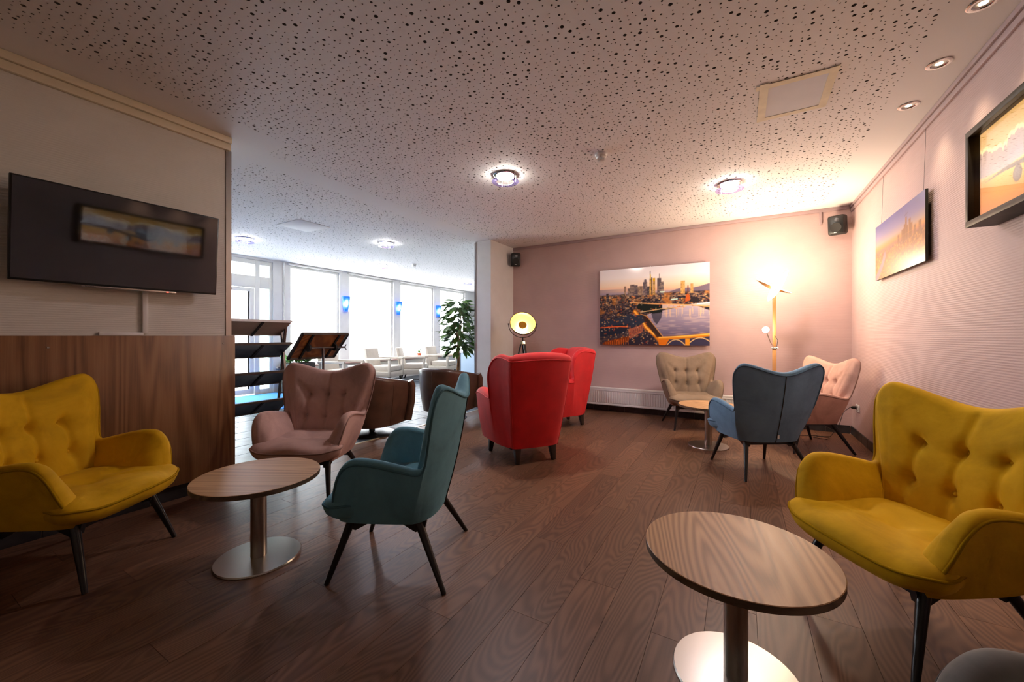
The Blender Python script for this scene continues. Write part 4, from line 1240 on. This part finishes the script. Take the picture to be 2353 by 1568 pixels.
def socket(name, loc, rz, label):
    r = empty(name, loc, rz, label, 'socket', 'wall sockets')
    MB().box(-.075, .075, -.010, -.0005, -.040, .040).build('plate', M['white_plastic'], r, bevel=.003)
    for x in (-.036, .036):
        MB().lathe([(.0001, -.004), (.020, -.004), (.022, .0015), (.025, .0015)], 24, (x, -.010, 0), (0, -1, 0)).build('insert', M['black_matte'], r, smooth=40)
    return r
s1 = socket('wall_socket', (XR, 5.98, .36), -PI / 2, 'double wall socket with a black plug on the picture wall')
MB().lathe([(.0001, 0), (.018, 0), (.018, .03), (.008, .05), (.0001, .05)], 16, (-.036, -.012, 0), (0, -1, 0)).build('plug', M['black'], s1, smooth=40)
s2 = socket('wall_socket', (XL, 5.86, .33), PI / 2, 'double wall socket on the side of the white column')
tag(MB().tube([(XR - .065, 6.016, .36), (1.05, 6.0, .30), (1.0, 5.98, .12), (.92, 5.95, .006), (.80, 5.90, .006), (.74, 5.80, .006), (.86, 5.76, .006), (.90, 5.86, .006), (.78, 5.92, .006), (.62, 5.84, .006), (.50, 5.74, .006)], .0035, 6).build('power_cable', M['black'], smooth=60),
    'thin black cable coiled on the floor under the pale pink chair', 'cable')

# ------------------------------------------------------------------ lobby: brown leather tub chairs
TC = [
    (.365, .330, .560, .300, .300, -1, 0, .10),
    (.385, .220, .600, .318, .210, -1, 0, .10),
    (.392, .060, .630, .325, .060, -1, .05, .10),
    (.380, -.100, .655, .312, -.090, -1, .25, .10),
    (.330, -.240, .675, .270, -.210, -.8, .6, .11),
    (.230, -.335, .690, .190, -.285, -.5, .85, .12),
    (.110, -.375, .695, .090, -.315, -.2, 1, .12),
    (.000, -.385, .697, .000, -.322, 0, 1, .12)]
def tub_chair(loc, rot, label, proto=None):
    root = empty('tub_chair', (loc[0], loc[1], 0), math.radians(rot), label, 'armchair', 'brown leather tub chairs')
    if proto:
        for ch in proto.children:
            o = ch.copy(); COL.objects.link(o); o.parent = root
            for g in ch.children:
                d = g.copy(); COL.objects.link(d); d.parent = o
        return root
    s, rim, _, A = shell(TC, base_z=.13, inz=.25, bulge=.012, puff=.02)
    b = s.build('shell', M['leather'], root, smooth=75)
    for c in (20, A.shape[1] - 21, A.shape[1] // 2):
        MB().tube([tuple(A[i][c]) for i in range(11)], .0035, 6).build('seam', M['leather'], b, smooth=180)
    for sx in (-1, 1):
        MB().tube([(sx * .280, .335, .15), (sx * .315, .352, .36), (sx * .318, .350, .55), (sx * .310, .325, .615)], .058, 16).build('arm_roll', M['leather'], root, smooth=70)
        MB().tube([(sx * .345, .245, .15), (sx * .385, .262, .38), (sx * .392, .262, .57), (sx * .375, .240, .635)], .050, 16).build('arm_roll', M['leather'], root, smooth=70)
    MB().box(-.23, .23, -.20, .37, .24, .42).build('seat_cushion', M['leather'], root, bevel=.05, seg=4)
    MB().lathe([(.0001, .13), (.28, .13), (.28, .16), (.0001, .16)], 36).build('underside', M['black_matte'], root)
    MB().cyl((0, 0), .035, .03, .14, 20).build('swivel_stem', M['steel_dark'], root, smooth=40)
    MB().lathe([(.0001, 0), (.285, 0), (.287, .006), (.25, .022), (.10, .036), (.0001, .038)], 48).build('swivel_base', M['steel_dark'], root, smooth=40)
    return root
t1 = tub_chair((-3.93, 3.36), 10, 'brown leather tub chair on a round swivel foot behind the pink chair')
t2 = tub_chair((-3.72, 4.55), 5, 'brown leather tub chair beside the white column', t1)

# ------------------------------------------------------------------ lobby: cream armchairs by the window
def cream_chair(loc, rot, label, proto=None):
    root = empty('cream_armchair', (loc[0], loc[1], 0), math.radians(rot), label, 'armchair', 'cream armchairs along the windows')
    if proto:
        for ch in proto.children:
            o = ch.copy(); COL.objects.link(o); o.parent = root
        return root
    MB().box(-.33, .33, -.30, .34, .16, .30).build('seat_frame', M['cream'], root, bevel=.015)
    MB().box(-.27, .27, -.24, .345, .30, .44).build('seat_cushion', M['cream'], root, bevel=.03, seg=3)
    b = MB(); b.prism([(-.29, -.24, .30), (-.29, -.34, .30), (-.29, -.44, .88), (-.29, -.36, .88)], (.58, 0, 0)); b.build('backrest', M['cream'], root, bevel=.02, seg=3)
    for sx in (-1, 1):
        x0, x1 = (sx * .33 - .032, sx * .33 + .032)
        MB().box(x0, x1, -.34, .35, .585, .64).build('armrest', M['cream'], root, bevel=.012)
        MB().box(x0, x1, .285, .35, .16, .585).build('arm_post', M['cream'], root, bevel=.012)
        MB().beam((sx * .28, .29, .17), (sx * .29, .31, 0), .05, .05, (0, 1, 0), .03, .03).build('leg', M['dark_wood'], root)
        MB().beam((sx * .28, -.25, .17), (sx * .29, -.30, 0), .05, .05, (0, 1, 0), .03, .03).build('leg', M['dark_wood'], root)
    return root
c1 = cream_chair((-7.95, 7.20), -72, 'cream armchair nearest the wire side table')
cream_chair((-7.85, 8.15), -55, 'cream armchair in the middle of the window row', c1)
cream_chair((-7.90, 9.42), -75, 'cream armchair farthest along the window row', c1)
cream_chair((-7.85, 5.85), -75, 'cream armchair partly hidden by the slanted wooden board', c1)

wt = empty('wire_table', (-7.98, 6.48, 0), 0, 'white wire cube side table between the cream armchairs', 'side table')
for z in (.02, .13, .24, .35, .46):
    for (a, b) in (((-.2, -.2), (.2, -.2)), ((.2, -.2), (.2, .2)), ((.2, .2), (-.2, .2)), ((-.2, .2), (-.2, -.2))):
        MB().tube([(a[0], a[1], z), (b[0], b[1], z)], .007, 6).build('wire', M['white_paint'], wt)
for k in range(5):
    q = -.2 + .1 * k
    for (x, y) in {(q, -.2), (q, .2), (-.2, q), (.2, q)}:
        MB().tube([(x, y, 0), (x, y, .47)], .007, 6).build('wire', M['white_paint'], wt)
MB().box(-.21, .21, -.21, .21, .467, .480).build('top', M['white_paint'], wt, bevel=.003)

# blue glass wall lights
def blue_glass():
    x = NT('blue_glass_shade')
    sp = x.n('ShaderNodeSeparateXYZ', {0: x.n('ShaderNodeTexCoord').outputs['Object']})
    dy = x.math('DIVIDE', x.math('ADD', sp.outputs[1], .035), .075); dz = x.math('DIVIDE', x.math('SUBTRACT', sp.outputs[2], .20), .15)
    d = x.math('SQRT', x.math('ADD', x.math('MULTIPLY', dy, dy), x.math('MULTIPLY', dz, dz)))
    x.p(Base_Color=(.02, .1, .6), Roughness=.15, Emission_Strength=1.0,
        Emission_Color=x.ramp(d, [(.35, (.75, .88, 1.0)), (.75, (.06, .26, 1.0)), (1.0, (.006, .07, .62))]))
    return x.m
BG = blue_glass()
for k, y in enumerate((6.47, 8.22, 9.95)):
    r = empty('wall_light', (XW, y, 1.80), 0, ['blue glass wall light between the first two lobby windows', 'blue glass wall light between second and third lobby windows', 'blue glass wall light half hidden by the ficus'][k], 'wall light', 'blue glass wall lights')
    MB().box(.0, .02, -.05, .05, .08, .22).build('wall_plate', M['white_paint'], r, bevel=.004)
    n = 9
    rows = []
    for (z, w_, d) in ((0, .055, .07), (.19, .085, .10), (.375, .115, .13)):
        rows.append([(.022 + d * math.sin(PI * i / (n - 1)), -w_ * math.cos(PI * i / (n - 1)), z) for i in range(n)])
    MB().grid(rows).build('glass_shade', BG, r, smooth=60)

# ------------------------------------------------------------------ plants
def leaf_mesh(name, L, W, m):
    b = MB()
    pts = [(0, 0, 0), (-W, L * .35, .18 * W), (-W * .8, L * .65, .10 * W), (0, L, -.25 * W), (W * .8, L * .65, .10 * W), (W, L * .35, .18 * W), (0, L * .35, -.10 * W), (0, L * .68, -.08 * W)]
    b.add(pts, [(0, 6, 1), (1, 6, 7, 2), (2, 7, 3), (0, 5, 6), (5, 4, 7, 6), (4, 3, 7)])
    me = b.mesh(name); me.materials.append(m); me.shade_smooth()
    return me
fp = empty('ficus_tree', (-4.44, 5.74, 0), 0, 'tall leafy potted ficus with braided trunk beside the column', 'potted plant')
MB().lathe([(.0001, .02), (.15, .02), (.19, .34), (.195, .36), (.175, .36), (.170, .32), (.0001, .32)], 32).build('pot', M['white_plastic'], fp, smooth=40)
MB().lathe([(.0001, .325), (.168, .325), (.0001, .33)], 24).build('soil', M['soil'], fp)
for k in range(3):
    P = [(.018 * math.cos(2 * PI * k / 3 + s * 6), .018 * math.sin(2 * PI * k / 3 + s * 6), .3 + .95 * s) for s in np.linspace(0, 1, 24)]
    MB().tube(P, .016, 8, .012).build('trunk', M['bark'], fp, smooth=60)
lfm = leaf_mesh('leaf', .165, .034, M['leaf']); lfm2 = leaf_mesh('leaf', .15, .030, M['leaf2'])
for k in range(9):
    a = 2.399 * k; e = .5 + .5 * random.random()
    tip = Vector((.26 * math.cos(a) * e, .26 * math.sin(a) * e, 1.15 + .62 * (k / 8)))
    MB().tube([(0, 0, .95 + .03 * k), tuple(Vector((0, 0, 1.05 + .05 * k)).lerp(tip, .5)), tuple(tip)], .007, 6, .003).build('branch', M['bark'], fp, smooth=60)
far_leaves = []
for k in range(290):
    z = random.random() ** .9
    zz = .90 + .95 * z
    prof = .08 + .20 * math.sin(PI * min(1, (.08 + z * .92))) ** .8
    a = random.uniform(0, 2 * PI); rr = prof * math.sqrt(random.uniform(.12, 1))
    o = bpy.data.objects.new('leaf', lfm if k % 4 else lfm2); COL.objects.link(o); o.parent = fp
    o.location = (rr * math.cos(a), rr * math.sin(a), zz)
    o.rotation_euler = (random.uniform(-.9, .25), random.uniform(-.5, .5), a - PI / 2 + random.uniform(-.5, .5))
    s_ = random.uniform(1.0, 1.6); o.scale = (s_, s_, s_)

pb = empty('planter', (-8.22, 5.06, 0), 0, 'dark trough of leafy green plants near the entrance', 'potted plant')
MB().box(-.16, .16, -.30, .30, .02, .62).build('trough', M['black_matte'], pb, bevel=.01)
MB().box(-.14, .14, -.28, .28, .60, .63).build('soil', M['soil'], pb)
bl = leaf_mesh('leaf', .21, .045, M['leaf2'])
for k in range(46):
    o = bpy.data.objects.new('leaf', bl); COL.objects.link(o); o.parent = pb
    a = random.uniform(0, 2 * PI)
    o.location = (random.uniform(-.12, .12), random.uniform(-.27, .27), .62 + .02 * random.random())
    o.rotation_euler = (random.uniform(.35, 1.25), 0, a); s_ = random.uniform(.8, 1.3); o.scale = (s_, s_, s_)
ff = empty('flower_pot', (-8.49, 9.05, SILL), 0, 'small orange flower pot on the stone window sill', 'potted plant')
MB().lathe([(.0001, 0), (.048, 0), (.062, .11), (.068, .11), (.068, .135), (.058, .135), (.0001, .12)], 24).build('pot', M['terracotta'], ff, smooth=40)
sl = leaf_mesh('leaf', .09, .03, M['leaf2'])
for k in range(14):
    o = bpy.data.objects.new('leaf', sl); COL.objects.link(o); o.parent = ff
    o.location = (random.uniform(-.03, .03), random.uniform(-.03, .03), .13 + .1 * random.random()); o.rotation_euler = (random.uniform(.1, 1.2), 0, random.uniform(0, 6.28))

# ------------------------------------------------------------------ brochure racks, mat, far furniture
rk = empty('brochure_rack', (-4.42, 2.58, 0), PI / 2, 'black metal brochure rack with slanted shelves behind the television wall', 'rack')
# local x runs towards +y world, local y towards -x world
RW = .95
for x in (-RW, 0):
    MB().beam((x, .0, 1.32), (x, .22, .02), .022, .022, (1, 0, 0)).build('upright', M['steel_dark'], rk)
    MB().beam((x, .10, 1.36), (x, -.10, .02), .022, .022, (1, 0, 0)).build('upright', M['steel_dark'], rk)
for k, (z, m) in enumerate(((1.28, M['white_plastic']), (1.04, M['steel_dark']), (.74, M['steel_dark']), (.44, M['steel_dark']))):
    sh = MB(); a = .12; dz = .075
    sh.prism([(-RW, -a, z + dz), (-RW, a, z - dz), (-RW, a + .008, z - dz + .014), (-RW, -a + .008, z + dz + .014)], (RW, 0, 0))
    o = sh.build('shelf', mottled('rack_panel_beige', (.42, .33, .27), .6) if k == 0 else M['steel_dark'], rk)
    MB().beam((-RW, a, z - dz + .02), (0, a, z - dz + .02), .016, .05, (0, 0, 1)).build('shelf_lip', M['dark_wood'] if k else M['white_plastic'], rk)
    MB().beam((-RW, -a, z + dz), (0, -a, z + dz), .016, .022, (0, 0, 1)).build('shelf_rail', M['dark_wood'] if k else M['white_plastic'], rk)
    for x in (-.66, -.30):
        MB().beam((x, -a, z + dz - .006), (x, a, z - dz - .006), .024, .008, (0, 0, 1)).build('shelf_brace', M['black_matte'], rk)
bo = empty('brochure_stand', (-4.62, 3.12, 0), PI / 2, 'slanted wooden display board on a black post', 'display stand')
BWd, a, zc = .62, .15, 1.07
Mx = lambda u, v: (u, -v * a, zc + v * .155)
fb = MB(); fb.prism([(-BWd / 2 + .02, -.93 * a, zc + .93 * .155), (-BWd / 2 + .02, .93 * a, zc - .93 * .155), (-BWd / 2 + .02, .93 * a + .010, zc - .93 * .155 + .012), (-BWd / 2 + .02, -.93 * a + .010, zc + .93 * .155 + .012)], (BWd - .04, 0, 0))
fb.build('board', M['board_pine'], bo)
for (u0, v0, u1, v1) in ((-BWd / 2, 1, BWd / 2, 1), (-BWd / 2, -1, BWd / 2, -1), (-BWd / 2, -1, -BWd / 2, 1), (BWd / 2, -1, BWd / 2, 1)):
    MB().beam(Mx(u0, v0), Mx(u1, v1), .028, .028, (0, 0, 1)).build('frame_bar', M['dark_wood'], bo)
for u in (-.17, .19):
    MB().beam(Mx(u, -1), Mx(u, 1), .026, .030, (0, 0, 1)).build('brace', M['black_matte'], bo)
    MB().lathe([(.0001, -.012), (.045, -.012), (.045, .012), (.0001, .012)], 20, (u, -.045, zc - .02), (1, 0, 0)).build('hinge_plate', M['black_matte'], bo)
MB().tube([(-.18, -.05, zc - .02), (.33, -.05, zc - .02)], .012, 10).build('pivot_bar', M['steel_dark'], bo)
for k in range(3):
    q = k * 2 * PI / 3
    MB().tube([(.335, -.05, zc - .02), (.345, -.05 + .04 * math.cos(q), zc - .02 + .04 * math.sin(q))], .007, 8).build('star_handle', M['steel_dark'], bo)
MB().tube([(.02, -.05, 0), (.02, -.05, zc - .02)], .016, 10).build('post', M['steel_dark'], bo)
MB().lathe([(.0001, 0), (.2, 0), (.2, .012), (.0001, .02)], 30, (.02, -.05, 0)).build('foot', M['steel_dark'], bo, smooth=40)

dm = empty('door_mat', (-7.45, 3.75, 0), 0, 'bright blue entrance mat with pale script on the slate floor', 'door mat')
MB().box(-1.0, .95, -.85, .95, .002, .012).build('carpet', M['mat_blue'], dm, bevel=.003)
for (x, y, L_) in ((.45, -.3, .9), (.30, .1, .7), (.58, -.1, .5)):
    P = [(x + .03 * math.sin(s * 26), y + (s - .5) * L_, .0125) for s in np.linspace(0, 1, 40)]
    MB().tube(P, .006, 5).build('script_line', M['mat_script'], dm)

sb = empty('lobby_counter', (-5.35, 7.6, 0), 0, 'light blue lobby counter with dark end post behind the ficus', 'counter')
MB().box(-.30, .60, -.20, .20, 0, .80).build('body', M['lightblue'], sb, bevel=.006)
MB().box(-.46, -.30, -.18, .18, 0, .84).build('end_post', plain('slate_blue_post', (.10, .13, .17), .5), sb, bevel=.006)
MB().box(-.46, .60, -.22, .22, .80, .835).build('top', M['white_plastic'], sb, bevel=.004)
bs = empty('display_screen', (-5.28, 7.62, .836), 0, 'black display screen standing on the lobby counter', 'screen')
MB().box(-.28, .45, -.03, .02, .05, 1.10).build('panel', M['black'], bs, bevel=.006)
MB().box(-.1, .2, -.08, .08, 0, .05).build('foot', M['black_matte'], bs, bevel=.004)
